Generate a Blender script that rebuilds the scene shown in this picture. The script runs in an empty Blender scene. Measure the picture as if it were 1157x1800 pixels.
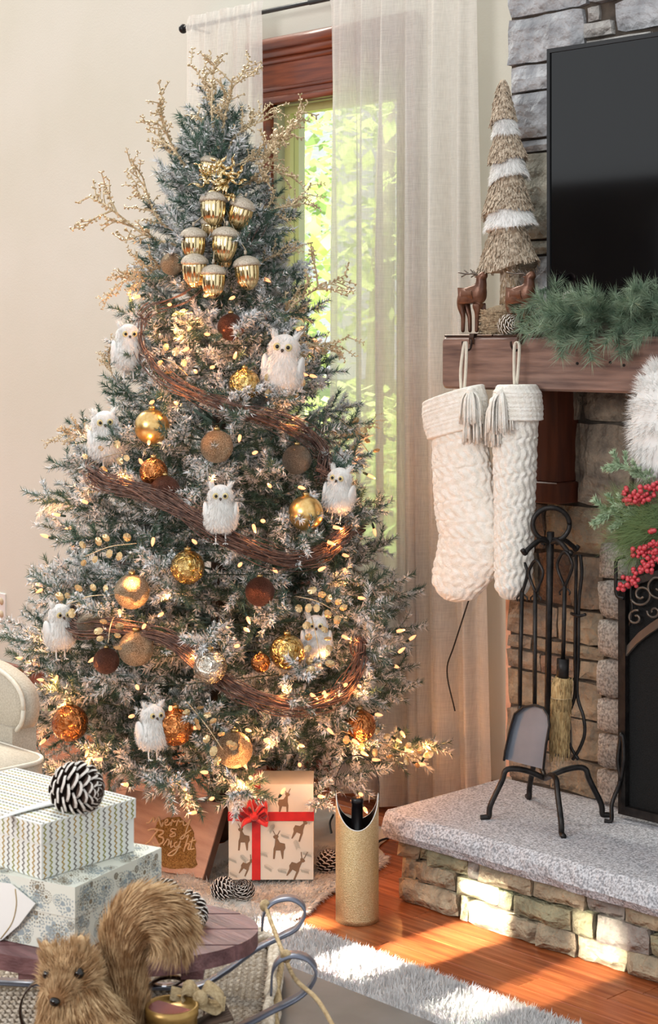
import bpy, math, random
import numpy as np
from mathutils import Vector, Matrix, noise

random.seed(7); np.random.seed(7)
S, CO = 0.72139, 0.69253            # sine / cosine of the camera's turn away from the wall normal
FPX, CX, HY, EYE = 3000.0, 578.5, 600.0, 1.45
THETA = math.asin(S)
sc = bpy.context.scene
COL = sc.collection

# ------------------------------------------------------------------ camera
cam_d = bpy.data.cameras.new('camera'); cam = bpy.data.objects.new('camera', cam_d); COL.objects.link(cam)
cam.location = (0, 0, EYE); cam.rotation_euler = (math.pi/2, 0, THETA)
cam_d.sensor_fit = 'VERTICAL'; cam_d.sensor_height = 36.0; cam_d.lens = FPX/1800*36.0
cam_d.shift_y = -(900-HY)/1800; cam_d.clip_start = .05; cam_d.clip_end = 200
cam_d.dof.use_dof = True; cam_d.dof.focus_distance = 4.3; cam_d.dof.aperture_fstop = 16.0
sc.camera = cam
# ------------------------------------------------------------------ world, lights, exposure
w = bpy.data.worlds.new('sky'); sc.world = w; w.use_nodes = True
bg = w.node_tree.nodes['Background']; bg.inputs[0].default_value = (.93, .97, 1.0, 1); bg.inputs[1].default_value = 1.0
cy = sc.cycles
cy.max_bounces = 4; cy.diffuse_bounces = 2; cy.glossy_bounces = 3; cy.transmission_bounces = 4; cy.transparent_max_bounces = 8
cy.caustics_reflective = False; cy.caustics_refractive = False; cy.adaptive_threshold = .12
sc.view_settings.view_transform = 'Standard'; sc.view_settings.look = 'None'
sc.view_settings.exposure = 0.12; sc.view_settings.gamma = 1.0; sc.view_settings.use_curve_mapping = False

def area(name, loc, target, sx, sy, power, col=(1, 1, 1), spread=180):
    l = bpy.data.lights.new(name, 'AREA'); l.shape = 'RECTANGLE'; l.size = sx; l.size_y = sy
    l.energy = power; l.color = col; l.spread = math.radians(spread)
    o = bpy.data.objects.new(name, l); COL.objects.link(o); o.location = loc
    o.rotation_euler = (Vector(target)-Vector(loc)).to_track_quat('-Z', 'Y').to_euler()
    return o
area('room_fill_light', (-2.6, -2.6, 2.7), (-3.2, 3.2, .8), 2.4, 1.6, 120, (1, .985, .97))  # added soft area lamp to brighten the room, its window only assumed
# narrow area lamps added to make sun patches; window behind the camera only assumed
for nm, ux, wx, e in (('sun_patch_lamp', -2.78, .15, 2.7), ('sun_patch_lamp', -3.10, .10, .9), ('sun_patch_lamp', -2.43, .13, .8)):
    area(nm, (ux-.25, -3.4, 3.3), (ux, 2.95 if ux > -3 else 2.78, 0.0), wx, .42 if ux > -3 else .16, e, (1, .9, .74), .5)
area('garden_fill_light', (-9.5, 5.2, 8.5), (-11.5, 11.5, 1.0), 6, 6, 4200, (1, .97, .86))  # added area lamp, brightens only the garden outside in place of sun

# ------------------------------------------------------------------ coordinates
def Cm(x, d, z): return Vector((x*CO-d*S, x*S+d*CO, z))
def PX(px, py, d): return Cm((px-CX)/FPX*d, d, EYE+(HY-py)/FPX*d)
def PY(px, py, v):
    k = (px-CX)/FPX; return PX(px, py, v/(k*S+CO))
def PZ(px, py, z): return PX(px, py, FPX*(EYE-z)/(py-HY))
RV = Vector((CO, S, 0)); FV = Vector((-S, CO, 0)); UP = Vector((0, 0, 1))

# ------------------------------------------------------------------ materials
def lin(c):
    return tuple(((x/255)/12.92 if x/255 <= .04045 else ((x/255+.055)/1.055)**2.4) for x in c)
MATS = {}
def mat(name, c1, c2=None, rough=.6, metal=0, scale=8, stretch=(1, 1, 1), bump=0, bscale=40, bdist=.01, detail=4, rand=0, spec=.5, ramp=(.35, .65), tex='noise', trans=0, sheen=0):
    m = bpy.data.materials.new(name); m.use_nodes = True; nt = m.node_tree; N = nt.nodes; L = nt.links
    b = N['Principled BSDF']; b.inputs['Roughness'].default_value = rough; b.inputs['Metallic'].default_value = metal
    b.inputs['Specular IOR Level'].default_value = spec
    if sheen: b.inputs['Sheen Weight'].default_value = sheen
    A = lin(c1)+(1,); B = lin(c2 or c1)+(1,)
    tc = N.new('ShaderNodeTexCoord'); mp = N.new('ShaderNodeMapping'); mp.inputs['Scale'].default_value = stretch
    L.new(tc.outputs['Object'], mp.inputs['Vector'])
    if tex == 'noise':
        t = N.new('ShaderNodeTexNoise'); t.inputs['Scale'].default_value = scale; t.inputs['Detail'].default_value = detail; src = t.outputs[0]
    elif tex == 'voronoi':
        t = N.new('ShaderNodeTexVoronoi'); t.inputs['Scale'].default_value = scale; src = t.outputs['Color']
    L.new(mp.outputs[0], t.inputs['Vector'])
    r = N.new('ShaderNodeValToRGB'); r.color_ramp.elements[0].position = ramp[0]; r.color_ramp.elements[1].position = ramp[1]
    r.color_ramp.elements[0].color = A; r.color_ramp.elements[1].color = B
    L.new(src, r.inputs[0]); out = r.outputs[0]
    if rand:
        oi = N.new('ShaderNodeObjectInfo'); hs = N.new('ShaderNodeHueSaturation'); mr = N.new('ShaderNodeMapRange')
        mr.inputs['To Min'].default_value = 1-rand; mr.inputs['To Max'].default_value = 1+rand
        L.new(oi.outputs['Random'], mr.inputs[0]); L.new(mr.outputs[0], hs.inputs['Value']); L.new(out, hs.inputs['Color']); out = hs.outputs[0]
    L.new(out, b.inputs['Base Color'])
    if bump:
        n2 = N.new('ShaderNodeTexNoise'); n2.inputs['Scale'].default_value = bscale; n2.inputs['Detail'].default_value = 3
        L.new(mp.outputs[0], n2.inputs['Vector']); bp = N.new('ShaderNodeBump'); bp.inputs['Strength'].default_value = bump; bp.inputs['Distance'].default_value = bdist
        L.new(n2.outputs[0], bp.inputs['Height']); L.new(bp.outputs[0], b.inputs['Normal'])
    if trans:
        tr = N.new('ShaderNodeBsdfTranslucent'); L.new(out, tr.inputs[0]); mx = N.new('ShaderNodeMixShader'); mx.inputs[0].default_value = trans
        L.new(b.outputs[0], mx.inputs[1]); L.new(tr.outputs[0], mx.inputs[2]); L.new(mx.outputs[0], N['Material Output'].inputs[0])
    MATS[name] = m; return m
def emit(name, c, s):
    m = bpy.data.materials.new(name); m.use_nodes = True; N = m.node_tree.nodes
    b = N['Principled BSDF']; b.inputs['Base Color'].default_value = c+(1,); b.inputs['Emission Color'].default_value = c+(1,); b.inputs['Emission Strength'].default_value = s
    nz = N.new('ShaderNodeTexNoise'); nz.inputs['Scale'].default_value = 30; m.node_tree.links.new(nz.outputs[0], b.inputs['Roughness'])
    MATS[name] = m; return m

mat('wall_paint', (220, 217, 201), (225, 222, 208), rough=.85, scale=2, bump=.05, bscale=150, spec=.2)
mat('tv_reflection_dark', (74, 66, 60), (90, 80, 72), rough=.9, scale=2)  # dark tone put in to darken the lower television reflection
mat('floor_wood', (140, 70, 38), (190, 108, 62), rough=.22, scale=6, stretch=(.5, 9, 1), rand=.22, bump=.03, bscale=20)
mat('subfloor', (70, 34, 20), (80, 40, 24), rough=.6)
mat('trim_wood', (104, 48, 28), (142, 72, 42), rough=.3, scale=5, stretch=(1, 1, 14), bump=.05)
mat('trim_wood_h', (104, 48, 28), (142, 72, 42), rough=.3, scale=5, stretch=(1, 14, 14), bump=.05)
mat('mantel_wood', (92, 70, 64), (152, 120, 106), rough=.4, scale=5, stretch=(1.2, 14, 14), bump=.1, bscale=12, detail=7, ramp=(.3, .7))
mat('corbel_wood', (70, 34, 24), (98, 50, 32), rough=.45, scale=5, stretch=(9, 9, 1), bump=.05)
mat('window_metal', (176, 176, 150), (190, 190, 160), rough=.4)
mat('window_stop', (196, 190, 128), (206, 200, 140), rough=.4)
mat('black_iron', (34, 32, 32), (58, 54, 52), rough=.42, metal=.7, scale=30, bump=.2, bscale=60)
mat('dark_bronze', (52, 40, 36), (84, 62, 50), rough=.35, metal=.7, scale=20)
mat('shovel_steel', (112, 120, 132), (136, 143, 154), rough=.4, metal=.25, scale=6)
mat('strap_iron', (104, 108, 122), (134, 138, 152), rough=.35, metal=.6, scale=12)
mat('screen_mesh', (20, 20, 20), (34, 34, 34), rough=.8, metal=0, spec=.2, scale=420, bump=.4, bscale=500)
mat('firebox', (22, 20, 19), (40, 36, 33), rough=.95, scale=6)
mat('granite', (138, 138, 142), (210, 210, 214), rough=.7, scale=190, bump=.35, bscale=120, detail=5, ramp=(.38, .6))
mat('granite_block', (128, 122, 116), (182, 176, 168), rough=.9, scale=150, bump=.8, bscale=60, bdist=.01, rand=.1, ramp=(.38, .6))
STONE_UP = [mat('stone_slate', (142, 143, 146), (188, 189, 191), rough=.9, scale=16, bump=.9, bscale=26, bdist=.03, detail=8, rand=.1),
            mat('stone_grey', (146, 142, 138), (188, 184, 178), rough=.9, scale=18, bump=.9, bscale=30, bdist=.03, detail=8, rand=.1),
            mat('stone_olive', (140, 136, 122), (180, 174, 158), rough=.9, scale=18, bump=.9, bscale=28, bdist=.03, detail=8, rand=.1)]
STONE_LO = [mat('stone_brown', (104, 94, 84), (148, 132, 114), rough=.9, scale=20, bump=.9, bscale=30, bdist=.03, detail=8, rand=.12),
            mat('stone_rust', (98, 80, 70), (140, 116, 96), rough=.9, scale=16, bump=.9, bscale=34, bdist=.03, detail=8, rand=.12),
            mat('stone_sand', (128, 115, 98), (162, 147, 124), rough=.9, scale=18, bump=.9, bscale=28, bdist=.03, detail=8, rand=.12)]
STONE_BASE = [mat('stone_tan', (146, 132, 112), (190, 174, 146), rough=.9, scale=18, bump=.9, bscale=30, bdist=.03, detail=8, rand=.12),
              mat('stone_dove', (136, 128, 122), (176, 166, 156), rough=.9, scale=18, bump=.9, bscale=30, bdist=.03, detail=8, rand=.12),
              mat('stone_moss', (130, 126, 102), (172, 164, 132), rough=.9, scale=18, bump=.9, bscale=30, bdist=.03, detail=8, rand=.12)]
mat('mortar', (66, 58, 52), (92, 82, 72), rough=.95, scale=30, bump=.5)
mat('tv_plastic', (26, 27, 29), (34, 35, 37), rough=.35)
mat('tv_glass', (6, 6, 8), (8, 8, 10), rough=.06, spec=.55)
mat('fir_bark', (66, 50, 40), (90, 70, 56), rough=.9, scale=30)
mat('gold_glitter', (176, 142, 88), (232, 206, 158), rough=.42, metal=.85, scale=420, bump=.8, bscale=420, bdist=.004, tex='voronoi')
mat('gold_foil', (232, 204, 150), (246, 224, 176), rough=.13, metal=1, scale=8)
mat('gold_twig', (188, 164, 126), (230, 210, 176), rough=.4, metal=.45, scale=180, bump=.6, bscale=300, bdist=.003)
mat('gold_leaf', (206, 174, 122), (232, 204, 156), rough=.35, metal=.6, scale=60)
mat('ball_gold_satin', (226, 182, 110), (238, 200, 136), rough=.28, metal=.95, scale=6)
mat('ball_gold_mercury', (168, 124, 54), (236, 206, 140), rough=.14, metal=1, scale=3.2, bump=.4, bscale=5, bdist=.05)
mat('ball_copper_mercury', (150, 84, 40), (226, 150, 92), rough=.14, metal=1, scale=3.2, bump=.4, bscale=5, bdist=.05)
mat('ball_silver_mercury', (176, 164, 146), (236, 228, 214), rough=.14, metal=1, scale=3.0, bump=.4, bscale=5, bdist=.05)
mat('ball_brown_glitter', (92, 56, 46), (146, 98, 82), rough=.36, metal=.6, scale=34, bump=1.0, bscale=34, bdist=.05, tex='voronoi')
mat('ball_champagne_glitter', (160, 132, 98), (236, 216, 186), rough=.36, metal=.7, scale=34, bump=1.0, bscale=34, bdist=.05, tex='voronoi')
mat('ball_grey_glitter', (124, 112, 98), (176, 164, 148), rough=.36, metal=.7, scale=34, bump=1.0, bscale=34, bdist=.05, tex='voronoi')
mat('ornament_cap', (186, 156, 104), (200, 172, 120), rough=.3, metal=1)
mat('acorn_cap', (186, 170, 148), (224, 212, 194), rough=.5, metal=.3, scale=300, bump=.8, bscale=300, bdist=.004)
mat('cord_beige', (196, 176, 142), (210, 192, 160), rough=.8)
mat('owl_fur', (236, 232, 226), (250, 248, 244), rough=.9, scale=40, sheen=.4, trans=.12)
mat('owl_eye_ring', (206, 186, 130), (226, 208, 156), rough=.9, scale=60)
mat('owl_eye', (20, 14, 10), (30, 20, 12), rough=.08)
mat('beak', (60, 44, 34), (78, 58, 44), rough=.4)
mat('grapevine', (78, 56, 50), (136, 104, 90), rough=.75, scale=60, stretch=(1, 1, 1), bump=.3, bscale=120)
mat('socket_green', (26, 48, 34), (36, 60, 44), rough=.5)
emit('bulb_glow', (1.0, .39, .17), 1.65)
mat('curtain_rod', (30, 29, 30), (44, 42, 42), rough=.35, metal=.5)
mat('white_plastic', (232, 230, 224), (238, 236, 230), rough=.4)
mat('fur_white', (240, 238, 234), (250, 249, 246), rough=.95, scale=30, trans=.1)
mat('skirt_fur', (226, 216, 204), (242, 234, 224), rough=.95, scale=14, trans=.05)
mat('rug_pile', (206, 204, 204), (236, 234, 232), rough=.95, scale=26, ramp=(.3, .7))
mat('chips', (150, 130, 108), (212, 196, 174), rough=.85, scale=90, rand=.05)
mat('bark_trunk', (146, 124, 98), (196, 172, 140), rough=.9, scale=60, stretch=(3, 3, 1), bump=.6, bscale=80)
mat('deer_brown', (84, 52, 38), (124, 82, 60), rough=.35, metal=.35, scale=30, bump=.15)
mat('antler_pewter', (98, 88, 80), (128, 116, 106), rough=.35, metal=.6)
mat('knit_wool', (234, 228, 216), (246, 242, 234), rough=.95, scale=60, bump=.7, bscale=260, bdist=.004, sheen=.3)
mat('cone_dark', (62, 46, 38), (92, 70, 58), rough=.8, scale=60)
mat('cone_frost', (196, 188, 178), (232, 226, 218), rough=.9, scale=60)
mat('cone_tan', (120, 92, 64), (206, 184, 150), rough=.8, scale=120)
mat('berry_red', (176, 40, 52), (214, 84, 92), rough=.35, scale=150)
mat('ever_green', (88, 116, 94), (160, 178, 150), rough=.6, scale=25, trans=.1)
mat('pale_green', (150, 176, 140), (192, 210, 178), rough=.7, scale=40, trans=.1)
mat('pine_long', (96, 124, 78), (140, 160, 104), rough=.55, scale=25, trans=.1)
mat('linen', (178, 167, 150), (198, 188, 171), rough=.9, scale=220, bump=.4, bscale=400, bdist=.003)
mat('linen_piping', (214, 204, 186), (224, 216, 200), rough=.9, scale=100)
mat('table_slate', (70, 66, 66), (86, 82, 82), rough=.4, scale=14)
mat('sled_wood', (92, 60, 62), (138, 98, 98), rough=.5, scale=5, stretch=(1.2, 9, 9), bump=.2, bscale=30, detail=6)
mat('seagrass_dark', (118, 98, 84), (176, 156, 138), rough=.85, scale=120, bump=.4, bscale=200, rand=.1)
mat('seagrass_light', (182, 164, 142), (226, 214, 198), rough=.85, scale=120, bump=.4, bscale=200)
mat('rope', (176, 148, 108), (206, 180, 138), rough=.9, scale=120, bump=.6, bscale=160)
mat('squirrel_fur', (158, 118, 76), (224, 192, 148), rough=.8, scale=55, trans=.08)
mat('squirrel_skin', (116, 84, 52), (150, 112, 74), rough=.9, scale=50)
mat('burlap', (170, 146, 108), (198, 176, 138), rough=.95, scale=200, bump=.6, bscale=300)
mat('brass_tin', (150, 116, 62), (182, 146, 86), rough=.35, metal=.6, scale=30)
mat('wax_red', (104, 26, 34), (124, 38, 44), rough=.3)
mat('gift_cream', (222, 212, 194), (230, 222, 206), rough=.7, scale=10)
mat('print_brown', (122, 96, 72), (140, 112, 86), rough=.7)
mat('print_sage', (166, 162, 146), (180, 176, 160), rough=.7)
mat('ribbon_red', (196, 18, 22), (216, 30, 30), rough=.5, scale=30, sheen=.5)
mat('sign_wood', (190, 146, 124), (218, 176, 152), rough=.6, scale=4, stretch=(1, 8, 8), bump=.1, detail=6)
mat('sign_edge', (84, 58, 48), (104, 74, 60), rough=.6)
mat('sign_letters', (226, 192, 150), (238, 208, 170), rough=.5)
mat('sign_glitter', (140, 96, 44), (186, 142, 78), rough=.45, metal=.5, scale=400, bump=.6, bscale=300, tex='voronoi')
mat('box_white', (226, 228, 222), (234, 236, 230), rough=.6)
mat('box_cream', (220, 222, 208), (228, 228, 216), rough=.6)
mat('chevron_gold', (162, 132, 62), (180, 150, 80), rough=.5)
mat('chevron_grey', (112, 106, 98), (128, 122, 112), rough=.5)
mat('chevron_green', (140, 138, 62), (158, 154, 80), rough=.5)
mat('print_taupe', (124, 112, 90), (140, 126, 104), rough=.6)
mat('print_mist', (146, 160, 164), (160, 172, 176), rough=.6)
mat('satin_white', (236, 236, 232), (244, 244, 240), rough=.4)
mat('cylinder_gold', (220, 190, 134), (248, 228, 182), rough=.3, metal=.75, scale=800, bump=.5, bscale=500, bdist=.004, tex='voronoi')
mat('inside_black', (16, 15, 17), (24, 22, 25), rough=.3)
mat('straw', (176, 140, 90), (222, 190, 136), rough=.85, scale=40, stretch=(6, 6, 1), bump=.8, bscale=60)
mat('lawn', (150, 176, 96), (186, 204, 130), rough=.9, scale=3)
mat('leaf_sunlit_tint', (214, 230, 150), (244, 248, 206), rough=.6, scale=1.2, trans=.5)  # sunlit brightness put into this leaf colour and the next
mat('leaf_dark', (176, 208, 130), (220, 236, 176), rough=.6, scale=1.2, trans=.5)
mat('tree_bark', (120, 112, 98), (150, 142, 126), rough=.9, scale=8)

def needle_mat():
    m = bpy.data.materials.new('flocked_needles'); m.use_nodes = True; N = m.node_tree.nodes; L = m.node_tree.links
    b = N['Principled BSDF']; b.inputs['Roughness'].default_value = .75
    at = N.new('ShaderNodeAttribute'); at.attribute_name = 'flock'
    nz = N.new('ShaderNodeTexNoise'); nz.inputs['Scale'].default_value = 40
    tc = N.new('ShaderNodeTexCoord'); L.new(tc.outputs['Object'], nz.inputs['Vector'])
    g = N.new('ShaderNodeValToRGB'); g.color_ramp.elements[0].color = lin((38, 72, 62))+(1,); g.color_ramp.elements[1].color = lin((86, 120, 94))+(1,)
    L.new(nz.outputs[0], g.inputs[0])
    mx = N.new('ShaderNodeMix'); mx.data_type = 'RGBA'; mx.inputs[7].default_value = lin((236, 236, 236))+(1,)
    L.new(at.outputs['Fac'], mx.inputs[0]); L.new(g.outputs[0], mx.inputs[6]); L.new(mx.outputs[2], b.inputs['Base Color'])
    MATS['needles'] = m
needle_mat()

def curtain_mat():
    m = bpy.data.materials.new('sheer_linen'); m.use_nodes = True; N = m.node_tree.nodes; L = m.node_tree.links
    N.remove(N['Principled BSDF']); tc = N.new('ShaderNodeTexCoord')
    def streak(sx, sz, scale):
        mp = N.new('ShaderNodeMapping'); mp.inputs['Scale'].default_value = (sx, 1, sz); L.new(tc.outputs['Object'], mp.inputs[0])
        n = N.new('ShaderNodeTexNoise'); n.inputs['Scale'].default_value = scale; n.inputs['Detail'].default_value = 3; L.new(mp.outputs[0], n.inputs['Vector']); return n
    a = streak(3, 60, 9); c = streak(60, 3, 9)
    ad = N.new('ShaderNodeMath'); ad.operation = 'ADD'; L.new(a.outputs[0], ad.inputs[0]); L.new(c.outputs[0], ad.inputs[1])
    mr = N.new('ShaderNodeMapRange'); mr.inputs['From Min'].default_value = .7; mr.inputs['From Max'].default_value = 1.3; mr.inputs['To Min'].default_value = .36; mr.inputs['To Max'].default_value = .16
    L.new(ad.outputs[0], mr.inputs[0])
    col = lin((252, 248, 240))+(1,)
    d = N.new('ShaderNodeBsdfDiffuse'); d.inputs[0].default_value = col
    t = N.new('ShaderNodeBsdfTranslucent'); t.inputs[0].default_value = col
    tr = N.new('ShaderNodeBsdfTransparent'); tr.inputs[0].default_value = (1, .99, .97, 1)
    m1 = N.new('ShaderNodeMixShader'); m1.inputs[0].default_value = .36; L.new(d.outputs[0], m1.inputs[1]); L.new(t.outputs[0], m1.inputs[2])
    m2 = N.new('ShaderNodeMixShader'); L.new(mr.outputs[0], m2.inputs[0]); L.new(m1.outputs[0], m2.inputs[1]); L.new(tr.outputs[0], m2.inputs[2])
    L.new(m2.outputs[0], N['Material Output'].inputs[0]); MATS['sheer'] = m
curtain_mat()
def glass_mat():
    m = bpy.data.materials.new('pane_glass'); m.use_nodes = True; N = m.node_tree.nodes; L = m.node_tree.links; N.remove(N['Principled BSDF'])
    tr = N.new('ShaderNodeBsdfTransparent'); tr.inputs[0].default_value = (.97, .98, .96, 1); g = N.new('ShaderNodeBsdfGlossy'); g.inputs['Roughness'].default_value = .02
    mx = N.new('ShaderNodeMixShader'); mx.inputs[0].default_value = .05; L.new(tr.outputs[0], mx.inputs[1]); L.new(g.outputs[0], mx.inputs[2])
    L.new(mx.outputs[0], N['Material Output'].inputs[0]); MATS['pane'] = m
glass_mat()

# ------------------------------------------------------------------ mesh helpers
def perp(d):
    d = d.normalized(); a = Vector((0, 0, 1)) if abs(d.z) < .9 else Vector((1, 0, 0))
    x = d.cross(a).normalized(); return x, d.cross(x).normalized()
class MB:
    def __init__(s): s.v = []; s.f = []; s.flock = None; s.mi = None
    def add(s, vs, fs):
        n = len(s.v); s.v.extend([tuple(v) for v in vs]); s.f.extend([tuple(i+n for i in f) for f in fs]); return s
    def box(s, lo, hi, M=None, bev=0):
        (x0, y0, z0), (x1, y1, z1) = lo, hi
        if bev:
            b = bev; vs = []
            for z, i in ((z0, b), (z0+b, 0), (z1-b, 0), (z1, b)):
                vs += [(x0+i+b*0, y0+i, z), (x1-i, y0+i, z), (x1-i, y1-i, z), (x0+i, y1-i, z)]
            fs = [(3, 2, 1, 0), (12, 13, 14, 15)]
            for k in range(3):
                for j in range(4): fs.append((k*4+j, k*4+(j+1) % 4, k*4+4+(j+1) % 4, k*4+4+j))
        else:
            vs = [(x0, y0, z0), (x1, y0, z0), (x1, y1, z0), (x0, y1, z0), (x0, y0, z1), (x1, y0, z1), (x1, y1, z1), (x0, y1, z1)]
            fs = [(3, 2, 1, 0), (4, 5, 6, 7), (0, 1, 5, 4), (1, 2, 6, 5), (2, 3, 7, 6), (3, 0, 4, 7)]
        if M is not None: vs = [M @ Vector(v) for v in vs]
        return s.add(vs, fs)
    def tube(s, pts, r, n=6, cap=True):
        pts = [Vector(p) for p in pts]; m = len(pts); R = r if hasattr(r, '__len__') else [r]*m
        ring = []; x = None
        for i, p in enumerate(pts):
            d = (pts[min(i+1, m-1)]-pts[max(i-1, 0)])
            d = d.normalized() if d.length > 1e-9 else Vector((0, 0, 1))
            if x is None: x, _ = perp(d)
            x = x-d*x.dot(d); x = x.normalized() if x.length > 1e-6 else perp(d)[0]
            y = d.cross(x)
            for k in range(n):
                a = 2*math.pi*k/n; ring.append(p+(x*math.cos(a)+y*math.sin(a))*R[i])
        fs = []
        for i in range(m-1):
            for k in range(n): fs.append((i*n+k, i*n+(k+1) % n, (i+1)*n+(k+1) % n, (i+1)*n+k))
        if cap: fs.append(tuple(range(n-1, -1, -1))); fs.append(tuple((m-1)*n+k for k in range(n)))
        return s.add(ring, fs)
    def lathe(s, prof, n=24, M=None, rmod=None):
        vs = []; m = len(prof)
        for r, z in prof:
            for k in range(n):
                a = 2*math.pi*k/n; q = r*(rmod(a, z) if rmod else 1); p = Vector((q*math.cos(a), q*math.sin(a), z)); vs.append(M @ p if M is not None else p)
        fs = []
        for i in range(m-1):
            for k in range(n): fs.append((i*n+k, i*n+(k+1) % n, (i+1)*n+(k+1) % n, (i+1)*n+k))
        fs.append(tuple(range(n-1, -1, -1))); fs.append(tuple((m-1)*n+k for k in range(n)))
        return s.add(vs, fs)
    def ball(s, c, r, n=20, m=12, M=None):
        rr = r if hasattr(r, '__len__') else (r, r, r); c = Vector(c); vs = []; fs = []
        for i in range(m+1):
            t = math.pi*i/m
            for k in range(n):
                a = 2*math.pi*k/n; p = Vector((rr[0]*math.sin(t)*math.cos(a), rr[1]*math.sin(t)*math.sin(a), rr[2]*math.cos(t))); vs.append(c+(M @ p if M is not None else p))
        for i in range(m):
            for k in range(n): fs.append((i*n+k, (i+1)*n+k, (i+1)*n+(k+1) % n, i*n+(k+1) % n))
        return s.add(vs, fs)
    def prism(s, poly, ext):
        n = len(poly); ext = Vector(ext); vs = [Vector(p) for p in poly]+[Vector(p)+ext for p in poly]
        fs = [tuple(range(n)), tuple(range(2*n-1, n-1, -1))]+[(i, i+n, (i+1) % n+n, (i+1) % n) for i in range(n)]
        return s.add(vs, fs)
    def strip(s, pts, wdir, width, thick=.0008):
        """flat ribbon along pts; wdir: vector or list of vectors across it"""
        pts = [Vector(p) for p in pts]; m = len(pts); vs = []; fs = []
        for i, p in enumerate(pts):
            wd = Vector(wdir[i] if isinstance(wdir, list) else wdir).normalized()
            d = (pts[min(i+1, m-1)]-pts[max(i-1, 0)]).normalized(); nn = d.cross(wd).normalized()
            ww = width[i] if hasattr(width, '__len__') else width
            for a, b in ((-.5, -.5), (.5, -.5), (.5, .5), (-.5, .5)): vs.append(p+wd*a*ww+nn*b*thick)
        for i in range(m-1):
            for k in range(4): fs.append((i*4+k, i*4+(k+1) % 4, i*4+4+(k+1) % 4, i*4+4+k))
        fs += [(3, 2, 1, 0), tuple((m-1)*4+k for k in range(4))]
        return s.add(vs, fs)
    def tri(s, a, b, c): n = len(s.v); s.v += [tuple(a), tuple(b), tuple(c)]; s.f.append((n, n+1, n+2))
    def hair(s, p, d, length, width, bend=None):
        p = Vector(p); d = Vector(d).normalized(); x, y = perp(d); a = random.random()*6.283; x = (x*math.cos(a)+y*math.sin(a))*width*.5
        s.tri(p-x, p+x, p+d*length+(bend or Vector((0, 0, 0))))
    def build(s, name, m, parent=None, smooth=True, world=True, props=None, origin=None):
        me = bpy.data.meshes.new(name); vs = s.v
        off = None
        if parent is not None and world: off = parent['_w'].to_list() if '_w' in parent else list(parent.location)
        elif origin is not None: off = list(origin)
        if off: A = np.array(vs, dtype=float)-np.array(off); vs = A.tolist()
        me.from_pydata(vs, [], s.f)
        if smooth: me.polygons.foreach_set('use_smooth', [True]*len(me.polygons))
        for q in (m if isinstance(m, list) else [m]): me.materials.append(MATS[q] if isinstance(q, str) else q)
        if s.mi: me.polygons.foreach_set('material_index', s.mi)
        if s.flock is not None:
            at = me.attributes.new('flock', 'FLOAT', 'POINT'); at.data.foreach_set('value', s.flock)
        me.update()
        return link(name, me, parent, origin)
def link(name, me, parent=None, loc=None):
    o = bpy.data.objects.new(name, me); COL.objects.link(o)
    if parent is not None: o.parent = parent
    if loc is not None: o.location = loc
    return o
def tag(o, label=None, cat=None, group=None, kind=None):
    if label: o['label'] = label
    if cat: o['category'] = cat
    if group: o['group'] = group
    if kind: o['kind'] = kind
    return o
def thing(name, label, cat, loc=(0, 0, 0), rz=0, group=None, kind=None):
    o = bpy.data.objects.new(name, None); COL.objects.link(o); o.location = loc; o.rotation_euler = (0, 0, rz); o.empty_display_size = .05
    return tag(o, label, cat, group, kind)
def struct(name): 
    o = bpy.data.objects.new(name, None); COL.objects.link(o); o['kind'] = 'structure'; return o
def smoothpath(pts, n=8):
    """Catmull-Rom through pts"""
    P = [Vector(p) for p in pts]; P = [P[0]*2-P[1]]+P+[P[-1]*2-P[-2]]; out = []
    for i in range(1, len(P)-2):
        for k in range(n):
            t = k/n; a, b, c, d = P[i-1], P[i], P[i+1], P[i+2]
            out.append(.5*((2*b)+(c-a)*t+(2*a-5*b+4*c-d)*t*t+(3*b-a-3*c+d)*t**3))
    out.append(P[-2]); return out
def orient(zdir, ydir=None):
    z = Vector(zdir).normalized(); y = Vector(ydir) if ydir is not None else perp(z)[1]
    x = y.cross(z).normalized(); y = z.cross(x); return Matrix((x, y, z)).transposed()
def rnd(a, b): return random.uniform(a, b)

# ================================================================== THE ROOM
WV = 3.885                                  # plane of the window wall
W0, W1, WZ0, WZ1 = -4.335, -3.71, .70, 2.27  # window opening
WH = 3.6
b = MB()
for x0, x1, z0, z1 in ((-9.5, W0, 0, WH), (W1, 1.2, 0, WH), (W0, W1, 0, WZ0), (W0, W1, WZ1, WH)): b.box((x0, WV, z0), (x1, WV+.16, z1))
tag(b.build('wall_far', 'wall_paint', smooth=False), kind='structure')
b = MB()
for x0, x1, z0, z1 in ((-11, -7.55, 0, 2.7), (-6.6, 1.2, 0, 2.7), (-7.55, -6.6, 0, 1.85), (-7.55, -6.6, 2.5, 2.7)): b.box((x0, -3.7, z0), (x1, -3.55, z1))
tag(b.build('wall_back_unseen', 'tv_reflection_dark', smooth=False), kind='structure')  # unseen low dark wall, added so the television screen reflects it

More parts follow.
